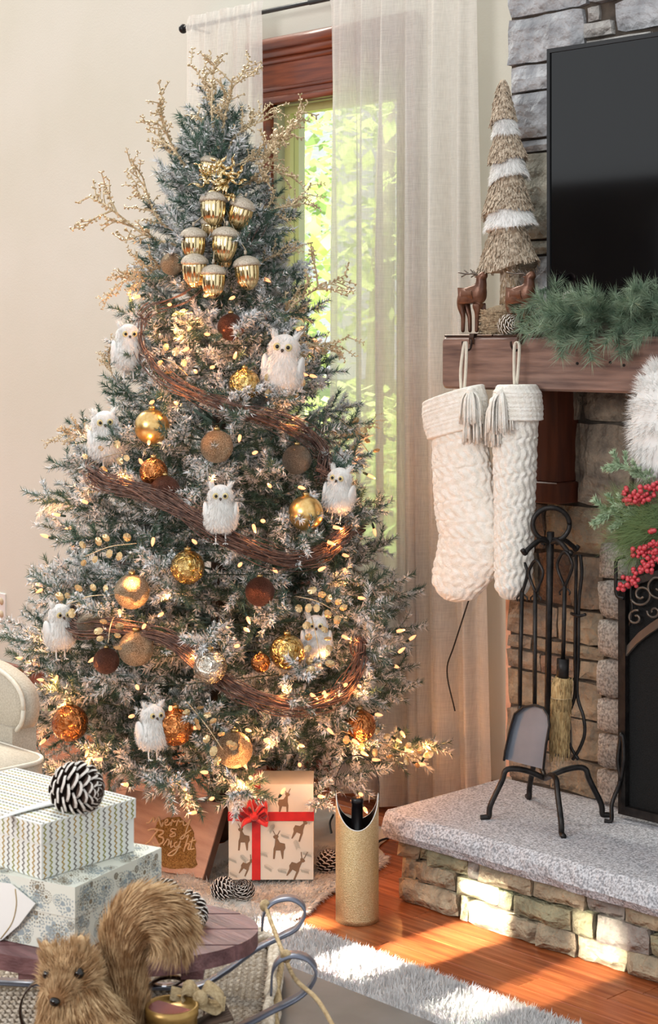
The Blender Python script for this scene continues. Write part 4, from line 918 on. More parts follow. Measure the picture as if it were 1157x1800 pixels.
def skin_obj(name, verts, edges, radii, m, parent, sub=2):
    me = bpy.data.meshes.new(name); off = parent.location
    me.from_pydata([tuple(Vector(v)-off) for v in verts], edges, []); o = link(name, me, parent)
    md = o.modifiers.new('skin', 'SKIN'); md.use_smooth_shade = True
    for i, r in enumerate(radii):
        rr_ = r if hasattr(r, '__len__') else (r, r); me.skin_vertices[0].data[i].radius = rr_
    me.skin_vertices[0].data[0].use_root = True
    sd = o.modifiers.new('sub', 'SUBSURF'); sd.levels = sub; sd.render_levels = sub
    me.materials.append(MATS[m]); return o
def deer_holder(dx, lb, lb2):
    V = 3.478
    def q(x, y, dv=0): p = PY(x+dx, y, V); p.y += dv; return p
    base = q(838, 588); base.z = MZ1
    t = thing('stocking_holder', lb, 'stocking holder', base, 0, 'deer stocking holders on the mantel')
    MB().box((q(797, 588).x, V-.036, MZ1), (q(880, 588).x, V+.034, MZ1+.006), bev=.0015).build('base_plate', 'dark_bronze', t, False)
    hx = PY(817+dx, 600, 3.405).x
    MB().strip([(hx, V-.01, MZ1+.0075), (hx, MV-.006, MZ1+.0075), (hx, MV-.0075, MZ1-.002), (hx, MV-.0075, MZ1-.02)], (1, 0, 0), .016, .003).build('hook_plate', 'dark_bronze', t, False); hpl_ = t.children[-1]
    MB().tube(smoothpath([(hx, MV-.008, MZ1-.008), (hx, MV-.012, MZ1-.03), (hx-.002, MV-.024, MZ1-.036), (hx-.004, MV-.036, MZ1-.026), (hx-.005, MV-.038, MZ1-.012)], 5), .0032, 8).build('hook', 'dark_bronze', t).parent = hpl_
    vs = [q(827, 522), q(814, 522), q(842, 517), q(848, 502), q(845, 489), q(851, 483), q(855, 481),
          q(813, 535, -.007), q(818, 556, -.008), q(817, 585, -.007), q(815, 535, .008), q(822, 556, .009), q(823, 585, .008), q(843, 532, -.007), q(842, 556, -.007), q(841, 585, -.007), q(845, 532, .008), q(847, 556, .008), q(849, 585, .008)]
    ed = [(0, 1), (0, 2), (2, 3), (3, 4), (4, 5), (5, 6), (1, 7), (7, 8), (8, 9), (1, 10), (10, 11), (11, 12), (2, 13), (13, 14), (14, 15), (2, 16), (16, 17), (17, 18)]
    ra = [1.55*q_ for q_ in (.016, .0155, .0165, .0095, .0105, .0085, .0055, .0085, .0042, .0035, .0085, .0042, .0035, .008, .0042, .0035, 0.008, .0042, .0035)]
    skin_obj('deer_body', vs, ed, ra, 'deer_brown', t)
    for s_ in (-1, 1):
        b = MB(); r0 = q(843, 484, s_*.004); b.tube(smoothpath([r0, q(838, 481, s_*.012), q(828, 482, s_*.018), q(815, 479, s_*.02)], 4), .0024, 6)
        b.tube([q(838, 481, s_*.012), q(833, 474, s_*.014)], .0018, 5); b.tube([q(828, 482, s_*.018), q(820, 487, s_*.02)], .0018, 5); b.tube([q(831, 482, s_*.016), q(824, 475, s_*.018)], .0018, 5); b.build('antler', 'antler_pewter', t)
        b = MB(); e0 = q(843, 487, s_*.006); b.ball(e0+Vector((-.003, s_*.005, 0)), (.005, .0025, .002), 8, 6); b.build('ear', 'deer_brown', t)
    b = MB(); b.tube([q(811, 519), q(806, 525), q(806, 530)], [.004, .004, .002], 6); b.build('tail', 'deer_brown', t)
    return t
deer_holder(0, 'bronze deer stocking holder at the left end of the mantel', '')
deer_holder(85, 'bronze deer stocking holder half behind the pine garland', '')
pine_cone('fat beige pine cone lying between the deer on the mantel', PY(895, 572, 3.465), .05, .026, (.9, -.2, .15), tan=True, parts=True)

# knitted stockings
def stocking_part(path, v, thick, name, m, parent, knit='cable', ns=240, nr=96, amp=.0065):
    """path: (px,py,halfwidth px, dirx, diry) stations; direction = across the tube in the picture"""
    P = np.array([p[:5] for p in path], float); T = np.linspace(0, 1, len(P)); vs = []
    seg = np.concatenate([[0], np.cumsum(np.hypot(np.diff(P[:, 0]), np.diff(P[:, 1])))]); L = seg[-1]; seg /= L
    def f(c, t):
        i = min(np.searchsorted(seg, t, 'right')-1, len(P)-2); i = max(i, 0); u = (t-seg[i])/(seg[i+1]-seg[i]); u = u*u*(3-2*u)*.5+u*.5
        return P[i, c]*(1-u)+P[i+1, c]*u
    k = 4.6/FPX
    for j in range(ns+1):
        t = j/ns; cx, cy, hw, ax, ay = [f(c, t) for c in range(5)]; n = math.hypot(ax, ay); ax /= n; ay /= n
        endf = math.sqrt(max(0, 1-((t-.93)/.07)**2)) if t > .93 else 1
        for i in range(nr):
            a = 2*math.pi*i/nr; row = t*L*k
            if knit == 'cable':
                w_ = math.sin(a*9+math.sin(row*120)*.8); dsp = amp*(abs(w_)**.8)*(.35+.65*abs(math.sin(row*110+(1.57 if w_ > 0 else 0)+a*2)))
            else: dsp = amp*(.6*abs(math.sin(row*260))+.5*abs(math.sin(a*14+row*30)))
            w = hw*endf; th = thick*endf*(min(1, hw/30)**.5)
            c = PY(cx+ax*math.cos(a)*w, cy+ay*math.cos(a)*w, v); vs.append(c+Vector((math.cos(a)*dsp, -math.sin(a)*th-math.sin(a)*dsp, 0)))
    b = MB(); fs = [(j*nr+i, j*nr+(i+1) % nr, (j+1)*nr+(i+1) % nr, (j+1)*nr+i) for j in range(ns) for i in range(nr)]
    fs.append(tuple(range(nr-1, -1, -1))); fs.append(tuple(ns*nr+i for i in range(nr))); b.add(vs, fs)
    H = random.Random(3)
    for _ in range(900):
        p = Vector(H.choice(vs)); b.hair(p, Vector((H.uniform(-1, 1), H.uniform(-1, .2), H.uniform(-1, .6))), H.uniform(.004, .009), .0006)
    return b.build(name, m, parent)
def tassel(parent, x, y, y2, w, v, seed):
    b = MB(); random.seed(seed); top = PY(x, y, v)
    b.ball(PY(x, y+6, v), .012, 14, 10)
    for i in range(46):
        a = rnd(0, 6.28); r = math.sqrt(random.random()); e = PY(x+w*r*math.cos(a), y2+rnd(-8, 6), v); e.y += w*r*math.sin(a)*4.6/FPX*.7
        b.tube(smoothpath([PY(x+rnd(-3, 3), y+2, v), PY(x+w*.75*r*math.cos(a), y+(y2-y)*.3, v)+Vector((0, w*r*math.sin(a)*4.6/FPX*.6, 0)), e], 3), .0028, 4)
    b.build('tassel', 'knit_wool', parent).parent = cuff_
SV = 3.395
s1 = thing('christmas_stocking', 'white cable knit stocking hanging left with its toe turned to the curtain', 'stocking', PY(820, 1050, SV), 0, 'white knit stockings on the mantel')
stocking_part([(806, 730, 40, 1, -.1), (808, 770, 43, 1, 0), (812, 820, 47, 1, -.05), (818, 880, 50, 1, -.1), (824, 915, 53, 1, .05), (830, 945, 54, 1, .15), (826, 975, 54, 1, .3), (816, 1000, 50, 1, .42), (804, 1022, 43, 1, .5), (796, 1040, 34, 1, .55), (790, 1054, 22, 1, .6)], SV, .036, 'stocking_body', 'knit_wool', s1)
cuff_ = stocking_part([(797, 692, 52, 1, -.34), (800, 715, 56, 1, -.3), (803, 740, 55, 1, -.28), (806, 764, 50, 1, -.25)], SV-.003, .042, 'cuff', 'knit_wool', s1, knit='rib', ns=50, amp=.003)
tassel(s1, 828, 682, 745, 20, SV-.045, 1); tassel(s1, 832, 700, 776, 18, SV-.038, 2)
MB().strip(smoothpath([PY(811, 688, SV), PY(810, 650, SV+.002), PY(816, 605, 3.403), PY(820, 606, 3.407), PY(819, 650, SV+.006), PY(816, 690, SV+.006)], 4), RV, .008, .0015).build('hanging_loop', 'linen_piping', s1)
s2 = thing('christmas_stocking', 'white cable knit stocking hanging right, seen edge on, nearer the fireplace', 'stocking', PY(905, 1050, SV), 0, 'white knit stockings on the mantel')
stocking_part([(908, 720, 30, 1, 0), (906, 770, 29, 1, 0), (905, 830, 28, 1, 0), (905, 890, 26, 1, 0), (904, 950, 25, 1, 0), (903, 1000, 24, 1, 0), (902, 1030, 22, 1, 0), (901, 1054, 14, 1, 0)], SV, .05, 'stocking_body', 'knit_wool', s2)
cuff_ = stocking_part([(909, 676, 24, 1, 0), (910, 690, 33, 1, .05), (911, 715, 35, 1, .05), (912, 740, 34, 1, .05)], SV-.003, .056, 'cuff', 'knit_wool', s2, knit='rib', ns=50, amp=.003)
tassel(s2, 880, 684, 760, 22, SV-.06, 3); tassel(s2, 868, 700, 780, 18, SV-.05, 4)
MB().strip(smoothpath([PY(905, 680, SV), PY(904, 650, SV+.002), PY(905, 606, 3.403), PY(913, 606, 3.407), PY(911, 650, SV+.006), PY(908, 680, SV+.006)], 4), RV, .008, .0015).build('hanging_loop', 'linen_piping', s2)

# pine garland on the mantel
def brush(name, m, L, nl, n, seed, wd=.0013, subs=0):
    np.random.seed(seed); random.seed(seed); b = MB(); V, F, K = [], [], []
    q = smoothpath([(0, 0, 0), (rnd(-.01, .01), rnd(-.01, .01), L*.5), (rnd(-.02, .02), rnd(-.02, .02), L)], 4); b.tube(q, .0018, 5)
    for i in range(len(q)-1): add_needles(V, F, K, q[i], q[i+1], n//(len(q)-1), nl, wd, .8, 0)
    for k in range(subs):
        i = random.randint(1, len(q)-2); d = Vector((rnd(-1, 1), rnd(-1, 1), .7)).normalized(); p = q[i]; e = p+d*L*.4; b.tube([p, e], .0014, 4); add_needles(V, F, K, p, e, n//4, nl*.9, wd, .8, 0)
    k0 = len(b.v); b.v += [tuple(x) for x in V]; b.f += [tuple(i+k0 for i in f) for f in F]
    o = b.build(name, m, None, False, world=False); me = o.data; bpy.data.objects.remove(o); return me
SPR = [brush('sprig', 'ever_green', .12, .042, 300, 70+i, .0016) for i in range(3)]
gl = thing('pine_garland', 'green pine garland lying along the mantel under the television', 'garland', (-2.8, 3.5, MZ1))
random.seed(8)
MB().tube([(-2.83+.085*i, 3.52+.015*math.sin(i), MZ1+.02+.01*math.sin(i*2)) for i in range(14)], .004, 6).build('garland_stem', 'fir_bark', gl)
for i in range(130):
    x = -2.80+1.05*(i/130)+rnd(-.03, .03); p = Vector((x, 3.48+rnd(-.03, .04), MZ1+rnd(.015, .06))); d = Vector((rnd(-1, .7), rnd(-1.0, .12), rnd(-.25, .95)))
    if x < -2.72: d.x = rnd(-.55, .7)
    if p.y+d.normalized().y*.12 < 3.40: d.z = rnd(-.7, .3)
    o = link('sprig', random.choice(SPR), gl); o.matrix_local = Matrix.Translation(p-gl.location) @ orient(d).to_4x4() @ Matrix.Scale(rnd(.7, 1.05), 4)
for px, py, vv in ((968, 560, 3.46), (1005, 590, 3.415), (1035, 600, 3.41), (1060, 590, 3.42), (960, 530, 3.5)):
    p = PY(px, py-25, vv+.03); d = Vector((rnd(-.5, .5), -.7, -.55)); o = link('sprig', random.choice(SPR), gl); o.matrix_local = Matrix.Translation(p-gl.location) @ orient(d).to_4x4()
pine_cone('small brown pine cone nestled in the mantel garland', PY(1003, 526, 3.49), .036, .02, (-.5, -.6, .4), parts=False)

# white fur stocking, pine and berries at the right edge
ff = thing('fur_stocking', 'fluffy white faux fur stocking hanging from the mantel at the right edge', 'stocking', PY(1170, 830, 3.40))
b = MB(); random.seed(9); rows_ = [(640, 1172, 18), (665, 1172, 38), (700, 1170, 48), (740, 1168, 54), (780, 1168, 52), (815, 1170, 48), (840, 1172, 36)]; vs = []; n = 26
for y, cx, hw in rows_:
    for i in range(n):
        a = 2*math.pi*i/n; c = PY(cx, y, 3.40); vs.append(c+Vector((math.cos(a)*hw*4.2/FPX*1.2, -math.sin(a)*.045*hw/54, 0)))
m_ = len(rows_); fs = [(j*n+i, j*n+(i+1) % n, (j+1)*n+(i+1) % n, (j+1)*n+i) for j in range(m_-1) for i in range(n)]; fs += [tuple(range(n-1, -1, -1)), tuple((m_-1)*n+i for i in range(n))]
b.add(vs, fs); b.build('stocking_body', 'fur_white', ff)
H = MB()
for i in range(6500):
    j = random.randrange(m_-1); k = random.randrange(n); p = vs[j*n+k].lerp(vs[(j+1)*n+(k+1) % n], random.random()).lerp(vs[j*n+(k+1) % n], random.random()*.5); c = PY(1170, 740, 3.40); nn = p-c; nn.z *= .5
    H.hair(p, nn.normalized()+Vector((rnd(-.4, .4), rnd(-.4, .4), rnd(-.7, .1))), rnd(.014, .032), .0016)
H.build('fur', 'fur_white', ff, False)['kind'] = 'stuff'
MB().strip([PY(1172, 650, 3.40), PY(1172, 610, 3.41), PY(1172, 596, 3.43), (PY(1172, 596, 3.43).x, 3.46, MZ1+.002)], (1, 0, 0), .012, .002).build('hanging_loop', 'linen_piping', ff)
LP_ = [brush('pine_spray', 'pine_long', .16, .085, 260, 90+i, .0014) for i in range(2)]
pa = thing('pine_bouquet', 'green pine and cedar bouquet hanging below the white fur at the right edge', 'greenery', PY(1150, 960, 3.38))
random.seed(14)
for k in range(15):
    p = PY(1175+rnd(-8, 10), 900+rnd(-30, 70), 3.37); tx = rnd(1066, 1112); ty = rnd(870, 1000); d = PY(tx, ty, 3.36)-p; o = link('pine_spray', LP_[k % 2], pa); o.matrix_local = Matrix.Translation(p-pa.location) @ orient(d).to_4x4() @ Matrix.Scale(rnd(.75, 1.0), 4)
CED = brush('cedar_sprig', 'pale_green', .09, .012, 260, 97, .0045, 9)
for x0, y0, x1, y1, s_ in ((1140, 840, 1082, 800, 1.0), (1135, 890, 1062, 888, 1.1), (1150, 860, 1120, 815, .8), (1140, 905, 1075, 905, .9), (1155, 850, 1135, 808, .6)):
    p = PY(x0, y0, 3.36); d = PY(x1, y1, 3.355)-p; o = link('cedar_sprig', CED, pa); o.matrix_local = Matrix.Translation(p-pa.location) @ orient(d).to_4x4() @ Matrix.Scale(d.length/.1*s_, 4)
bb = MB().ball((0, 0, 0), .0058, 10, 7); o = bb.build('berry', 'berry_red', None, True, world=False); berry_me = o.data; bpy.data.objects.remove(o)
def berries(lb, pts, n, w, seed):
    random.seed(seed); P = smoothpath([PY(x, y, 3.335) for x, y in pts], 8); t = thing('berry_spray', lb, 'berries', P[0], 0, 'red berry sprays at the right edge'); MB().tube(P, .0016, 5).build('stem', 'fir_bark', t)
    for i in range(n):
        p = random.choice(P)+Vector((rnd(-w, w), rnd(-w, w)*.6, rnd(-w, w))); o = link('berry', berry_me, t); o.location = p-P[0]; s_ = rnd(.8, 1.15); o.scale = (s_, s_, s_)
berries('upper cluster of frosted red berries under the white fur', [(1180, 850), (1150, 862), (1120, 872), (1098, 872)], 95, .019, 1)
berries('lower drooping spray of frosted red berries above the fire screen', [(1180, 975), (1150, 990), (1125, 1008), (1098, 1028)], 80, .016, 2)
berries('short red berry twig lying above the lower berry spray', [(1170, 955), (1140, 965), (1110, 978)], 42, .012, 3)
berries('tiny red berry pair between the two big berry clusters', [(1150, 935), (1142, 936)], 6, .005, 4)

# ================================================================== FIREPLACE TOOLS
HZ = .235
def hp(px, py): return PZ(px, py, HZ)
fc = [hp(857, 1440), hp(988, 1470), hp(1062, 1436), hp(930, 1405)]; ctr = (fc[0]+fc[1]+fc[2]+fc[3])/4
TVv = ctr.y
def tp(px, py, dv=0): return PY(px, py, TVv+dv)
ft = thing('fire_tool_stand', 'black wrought iron fire tool stand with ring handle on the hearth', 'tool stand', ctr)
topc = tp(968, 960)
MB().tube([tp(962, 1300), tp(965, 1100), tp(968, 935)], [.0085, .0085, .010], 10).build('post', 'black_iron', ft)
rc = tp(969, 922); b = MB(); b.tube([rc+RV*.047*math.cos(a)+UP*.043*math.sin(a) for a in np.linspace(0, 6.283, 36)], .0065, 8)
for s_ in (-1, 1): b.tube(smoothpath([tp(968+s_*4, 946), tp(968+s_*12, 948), tp(968+s_*15, 955), tp(968+s_*10, 957)], 4), .0035, 6)
b.build('ring_handle', 'black_iron', ft)
for a in range(4):
    an = a*math.pi/2+.5; e = topc+(RV*math.cos(an)+FV*math.sin(an))*.07; b = MB(); b.tube(smoothpath([topc+UP*.008, topc.lerp(e, .5)+UP*.016, e-UP*.004, e-UP*.014+(e-topc)*.12, e-UP*.004+(e-topc)*.25], 4), .0065, 8); b.build('hook_arm', 'black_iron', ft)
for i, f in enumerate(fc):
    o_ = (f-ctr); o_.z = 0; o_.normalize(); kn = ctr+(f-ctr)*.66; kn.z = HZ+.125
    b = MB(); b.tube(smoothpath([ctr+Vector((0, 0, .10)), ctr+(f-ctr)*.35+Vector((0, 0, .122)), kn, kn+o_*.014-UP*.03, f-o_*.008+UP*.035, f-o_*.004+UP*.008, f+o_*.006+UP*.005, f+o_*.018+UP*.004], 5), .0075, 8); b.build('leg', 'black_iron', ft)
def handle(b, x, y, dv, w=11, h=55):
    b.tube(smoothpath([tp(x, y+h, dv), tp(x-w, y+h*.45, dv), tp(x-w*.7, y+10, dv), tp(x, y, dv), tp(x+w*.7, y+10, dv), tp(x+w, y+h*.45, dv), tp(x, y+h, dv)], 5), .0042, 7)
    for s_ in (-1, 1): b.tube(smoothpath([tp(x+s_*3, y+h+2, dv), tp(x+s_*9, y+h+8, dv), tp(x+s_*8, y+h+14, dv)], 3), .0022, 5)
sh = thing('fire_shovel', 'black handled fireplace shovel with a grey steel pan on the tool stand', 'shovel', tp(925, 1350, -.09))
b = MB(); handle(b, 942, 985, -.07, 12, 58); b.tube([tp(941, 1040, -.07), tp(940, 1245, -.085)], .0055, 8); b.build('handle', 'black_iron', sh)
out = [(886, 1337), (888, 1320), (897, 1280), (905, 1255), (920, 1243), (940, 1239), (955, 1244), (964, 1258), (966, 1275), (960, 1310), (955, 1354)]
inn = [(x+(925-x)*.09, y+(1300-y)*.05) for x, y in out]
b = MB(); vs = [tp(x, y, -.105) for x, y in out]+[tp(x, y, -.092) for x, y in inn]+[tp(x, y, -.089) for x, y in inn]+[tp(x*1.0+(x-925)*.03, y, -.102) for x, y in out]; n = len(out)
fs = [tuple(n+i for i in range(n)), tuple(2*n+i for i in range(n-1, -1, -1))]+[(i, i+1, n+i+1, n+i) for i in range(n-1)]+[(3*n+i+1, 3*n+i, 2*n+i, 2*n+i+1) for i in range(n-1)]+[(i+1, i, 3*n+i, 3*n+i+1) for i in range(n-1)]
b.add(vs, fs).build('pan', 'shovel_steel', sh, False)
MB().tube([tp(x, y, -.104) for x, y in out], .003, 6).build('pan_rim', 'black_iron', sh)
pk = thing('fire_poker', 'slim black iron fire poker at the left of the tool stand', 'poker', tp(915, 1240, -.02))
b = MB(); handle(b, 918, 985, -.03, 9, 58); b.tube([tp(918, 1040, -.03), tp(915, 1150, -.03), tp(914, 1240, -.03)], .0055, 8); b.tube(smoothpath([tp(914, 1240, -.03), tp(913, 1285, -.03), tp(909, 1300, -.03), tp(903, 1290, -.03)], 4), [.0055]*9+[.004]*4, 8); b.build('rod', 'black_iron', pk)
bm = thing('hearth_broom', 'straw fireplace broom with a black iron handle on the tool stand', 'broom', tp(985, 1320, -.03))
b = MB(); handle(b, 993, 970, -.03, 13, 62); b.tube([tp(993, 1030, -.03), tp(990, 1160, -.035)], .0055, 8); b.build('handle', 'black_iron', bm)
b = MB(); a_, c_ = tp(990, 1158, -.035), tp(989, 1192, -.035); b.tube([a_, c_], .0155, 14); b.build('ferrule', 'black_iron', bm)
b = MB(); pts = [tp(989, 1190, -.035), tp(987, 1205, -.035), tp(987, 1225, -.035), tp(986, 1228, -.035), tp(985, 1260, -.035), tp(983, 1295, -.035), tp(984, 1322, -.035)]; b.tube(pts, [.017, .025, .026, .0235, .025, .025, .022], 18); random.seed(2)
for i in range(420):
    a = rnd(0, 6.28); t = random.random(); k = t*(len(pts)-1); i0 = min(int(k), len(pts)-2); p = pts[i0].lerp(pts[i0+1], k-i0)+Vector((math.cos(a), math.sin(a), 0))*.0245; b.tube([p, p+Vector((rnd(-.002, .002), rnd(-.002, .002), -.03))], .0011, 3)
b.build('bristles', 'straw', bm)
MB().tube([tp(987, 1226, -.035)+Vector((math.cos(a), math.sin(a), 0))*.0255 for a in np.linspace(0, 6.28, 20)], .0014, 5).build('binding', 'rope', bm)
tg = thing('fire_tongs', 'black iron log tongs at the right of the tool stand', 'tongs', tp(1012, 1310, 0))
for s_ in (-1, 1):
    b = MB(); b.tube(smoothpath([tp(1017+s_*4, 975), tp(1018+s_*5, 1010), tp(1015+s_*3, 1060), tp(1014+s_*3, 1150), tp(1013+s_*2, 1220), tp(1012+s_*14, 1260), tp(1012+s_*16, 1290), tp(1012+s_*7, 1316), tp(1012-s_*5, 1335)], 6), .0045, 7); b.build('arm', 'black_iron', tg)
b = MB(); b.tube(smoothpath([tp(1004, 1078, -.006), tp(1016, 1083, -.010), tp(1030, 1080, -.006)], 4), .004, 6); b.build('hinge_pin', 'black_iron', tg)

# ---- fire screen
scv = hp(1087, 1432).y-.02
def sp_(px, py, dv=0): return PY(px, py, scv+dv)
fs_ = thing('fire_screen', 'black iron fireplace screen with scroll work standing on the hearth', 'fire screen', hp(1100, 1440))
x0 = sp_(1090, 1300).x; xr = -1.75
b = MB(); b.box((x0, scv-.008, HZ+.012), (x0+.022, scv+.008, sp_(1095, 1035).z)); b.build('frame_post', 'black_iron', fs_, False)
b = MB(); b.box((xr-.022, scv-.008, HZ+.012), (xr, scv+.008, sp_(1095, 1035).z)); b.build('frame_post', 'black_iron', fs_, False)
MB().box((x0+.022, scv-.008, HZ+.012), (xr-.022, scv+.008, HZ+.034)).build('bottom_rail', 'black_iron', fs_, False)
zc = sp_(1097, 1145).z; xm = (x0+xr)/2
arcp = [Vector((x0+.02+(xr-x0-.04)*t, scv, zc+.19*math.sin(math.pi*t)**.8)) for t in np.linspace(0, 1, 24)]
MB().strip(arcp, (0, .2, 1), .026, .006).build('arched_bar', 'antler_pewter', fs_, False)
zt = sp_(1095, 1035).z
arct = [Vector((x0+.011+(xr-x0-.022)*t, scv, zt+.10*math.sin(math.pi*t)**.8)) for t in np.linspace(0, 1, 24)]
MB().strip(arct, (0, .2, 1), .02, .014).build('top_rail', 'black_iron', fs_, False)
b = MB(); poly = [(x0+.012, scv+.012, HZ+.02), (xr-.012, scv+.012, HZ+.02)]+[(p.x, scv+.012, p.z) for p in reversed(arct)]; b.prism(poly, (0, .003, 0)).build('mesh_panel', 'screen_mesh', fs_, False)
def spiral(cx, cy, r0, turns, sx=1, start=0):
    return [sp_(cx+sx*r0*(1-.75*t)*math.cos(start+t*turns*6.283), cy-r0*(1-.75*t)*math.sin(start+t*turns*6.283), -.006) for t in np.linspace(0, 1, 34)]
for cx, cy, r, tn, sx, st_ in ((1128, 1045, 20, 1.3, 1, 3.6), (1118, 1086, 14, 1.1, 1, 1.2), (1158, 1030, 24, 1.3, -1, 3.6), (1150, 1075, 12, 1.1, 1, 3.0)):
    MB().tube(spiral(cx, cy, r, tn, sx, st_), .0034, 6).build('scroll', 'antler_pewter', fs_)
MB().tube(smoothpath([sp_(1107, 1100, -.006), sp_(1112, 1070, -.006), sp_(1109, 1045, -.006), sp_(1112, 1025, -.006), sp_(1128, 1022, -.006)], 5), .0032, 6).build('scroll', 'black_iron', fs_)
MB().tube(smoothpath([sp_(1098, 978, -.02), sp_(1084, 985, -.024), sp_(1083, 1010, -.024), sp_(1084, 1045, -.024), sp_(1097, 1052, -.02)], 6), .005, 8).build('side_handle', 'black_iron', fs_)
f0 = hp(1068, 1446); MB().tube(smoothpath([f0+UP*.004-RV*.008, f0+UP*.006+RV*.01, sp_(1076, 1412, -.03), sp_(1090, 1372, -.012), sp_(1086, 1335, -.012), sp_(1093, 1290, -.01), sp_(1097, 1330, -.01), sp_(1091, 1372, -.012)], 5), .0055, 8).build('foot', 'black_iron', fs_)

# ================================================================== ON THE FLOOR
# rug
random.seed(3)
rg = thing('shaggy_rug', 'white shaggy rug on the wooden floor in front of the tree', 'rug', (-3.0, 2.2, 0))
RE = 2.848
MB().box((-4.4, .3, .0015), (-1.4, RE-.004, .012), bev=.003).build('rug_base', 'rug_pile', rg, False)
H = MB()
for i in range(60000):
    x = rnd(-3.75, -1.95); y = RE-abs(rnd(0, 1))**1.15*1.0; H.hair((x, y, .011), (rnd(-.6, .6), rnd(-.6, .6), 1), rnd(.012, .026), .0042)
for i in range(5000):
    x = rnd(-3.75, -1.95); H.hair((x, RE-.004, rnd(.004, .012)), (rnd(-.5, .5), 1, rnd(.1, 1)), rnd(.010, .024), .004)
H.build('pile', 'rug_pile', rg, False)['kind'] = 'stuff'

# fur tree skirt
sk = thing('tree_skirt', 'cream faux fur tree skirt spread on the floor under the tree', 'tree skirt', TC)
def skr(a):
    d = math.degrees(a) % 360
    return float(np.interp(d, [0, 60, 150, 230, 300, 316, 333, 339, 350, 360], [.50, .48, .5, .62, .68, .68, .67, .66, .58, .50]))+.018*math.sin(a*7)+.012*math.sin(a*13+1)
def skz(x, y, t): return .022+.02*noise.noise(Vector((x*7, y*7, 1)))+.012*noise.noise(Vector((x*16, y*16, 4)))-(.016*max(0, (t-.9)/.1))
b = MB(); n, m = 110, 26; vs = []
for j in range(m+1):
    t = .08+.92*j/m
    for i in range(n):
        a = 2*math.pi*i/n; r = skr(a)*t; x, y = TC.x+r*math.cos(a), TC.y+r*math.sin(a); vs.append((x, y, max(.024 if y < RE else .008, skz(x, y, t)+(.018 if y < RE+.01 else 0))))
fs = [(j*n+i, j*n+(i+1) % n, (j+1)*n+(i+1) % n, (j+1)*n+i) for j in range(m) for i in range(n)]
k0 = len(vs); vs += [(v_[0], v_[1], .004 if v_[1] > RE else .02) for v_ in vs[m*n:(m+1)*n]]; fs += [(m*n+i, m*n+(i+1) % n, k0+(i+1) % n, k0+i) for i in range(n)]
b.add(vs, fs).build('fabric', 'skirt_fur', sk)
H = MB()
for i in range(34000):
    a = rnd(-2.6, .5); t = math.sqrt(rnd(.12, 1.0)); r = skr(a)*t; x, y = TC.x+r*math.cos(a), TC.y+r*math.sin(a); z = max(.024 if y < RE else .008, skz(x, y, t)+(.018 if y < RE+.01 else 0))
    H.hair((x, y, z), (math.cos(a)*.8+rnd(-.6, .6), math.sin(a)*.8+rnd(-.6, .6), rnd(.2, .9)), rnd(.010, .022), .0022)
for i in range(4000):
    a = rnd(-2.6, .5); r = skr(a); H.hair((TC.x+r*math.cos(a), TC.y+r*math.sin(a), rnd(.006, .02)), (math.cos(a)+rnd(-.3, .3), math.sin(a)+rnd(-.3, .3), rnd(-.4, .5)), rnd(.012, .022), .0022)
H.build('fur', 'skirt_fur', sk, False)['kind'] = 'stuff'

# wrapped gift with deer print
GD = 4.47; GZ = .04
g0, g1 = (402-CX)/FPX*GD, (551-CX)/FPX*GD; GH = .25
gf = thing('wrapped_gift', 'cream gift box printed with brown deer tied with a red ribbon under the tree', 'gift', Cm((g0+g1)/2, GD+.07, GZ))
def cambox(b, x0, x1, d0, d1, z0, z1): return b.prism([Cm(x0, d0, z0), Cm(x1, d0, z0), Cm(x1, d1, z0), Cm(x0, d1, z0)], (0, 0, z1-z0))
cambox(MB(), g0, g1, GD, GD+.14, GZ, GZ+GH).build('box', 'gift_cream', gf, False)
def gpt(px, py, e=.0008): return PX(px, py, GD-e)
dsil = [(-9, 18), (-10, 4), (-13, -1), (-12, -9), (-3, -11), (1, -18), (-1, -22), (2, -25), (6, -24), (9, -22), (8, -19), (5, -17), (6, -6), (8, 0), (9, 18), (6, 18), (4, 3), (-4, 3), (-7, 18)]
def sil(b, cx, cy, s_, fl=1, rot=0):
    cs, sn = math.cos(rot), math.sin(rot); P = [(cx+fl*s_*(x*cs-y*sn), cy+s_*(x*sn+y*cs)) for x, y in dsil]; P = [(min(max(x, 403), 550), y) for x, y in P]
    n_ = len(P); k = len(b.v); b.v += [tuple(gpt(x, y)) for x, y in P]; b.f.append(tuple(range(k, k+n_)) if fl < 0 else tuple(range(k+n_-1, k-1, -1)))
    for ax in (-1, 1):
        q = [(cx+fl*s_*(3*cs+24*sn+ax*2), cy+s_*(3*sn-24*cs)), (cx+fl*s_*(3*cs+30*sn+ax*6), cy+s_*(-32))]
        b.strip([gpt(*q[0], .001), gpt(*q[1], .001)], RV, .002, .0003)
b = MB()
for a in ((427, 1478, .95, -1, 0), (489, 1492, 1.0, -1, 0), (526, 1462, .9, 1, .4), (519, 1528, .95, 1, .5), (432, 1526, .75, 1, .5), (500, 1415, .9, 1, .1), (417, 1412, .85, -1, 0)):
    b = MB(); sil(b, *a); b.build('deer_print', 'print_brown', gf, False)
b = MB()
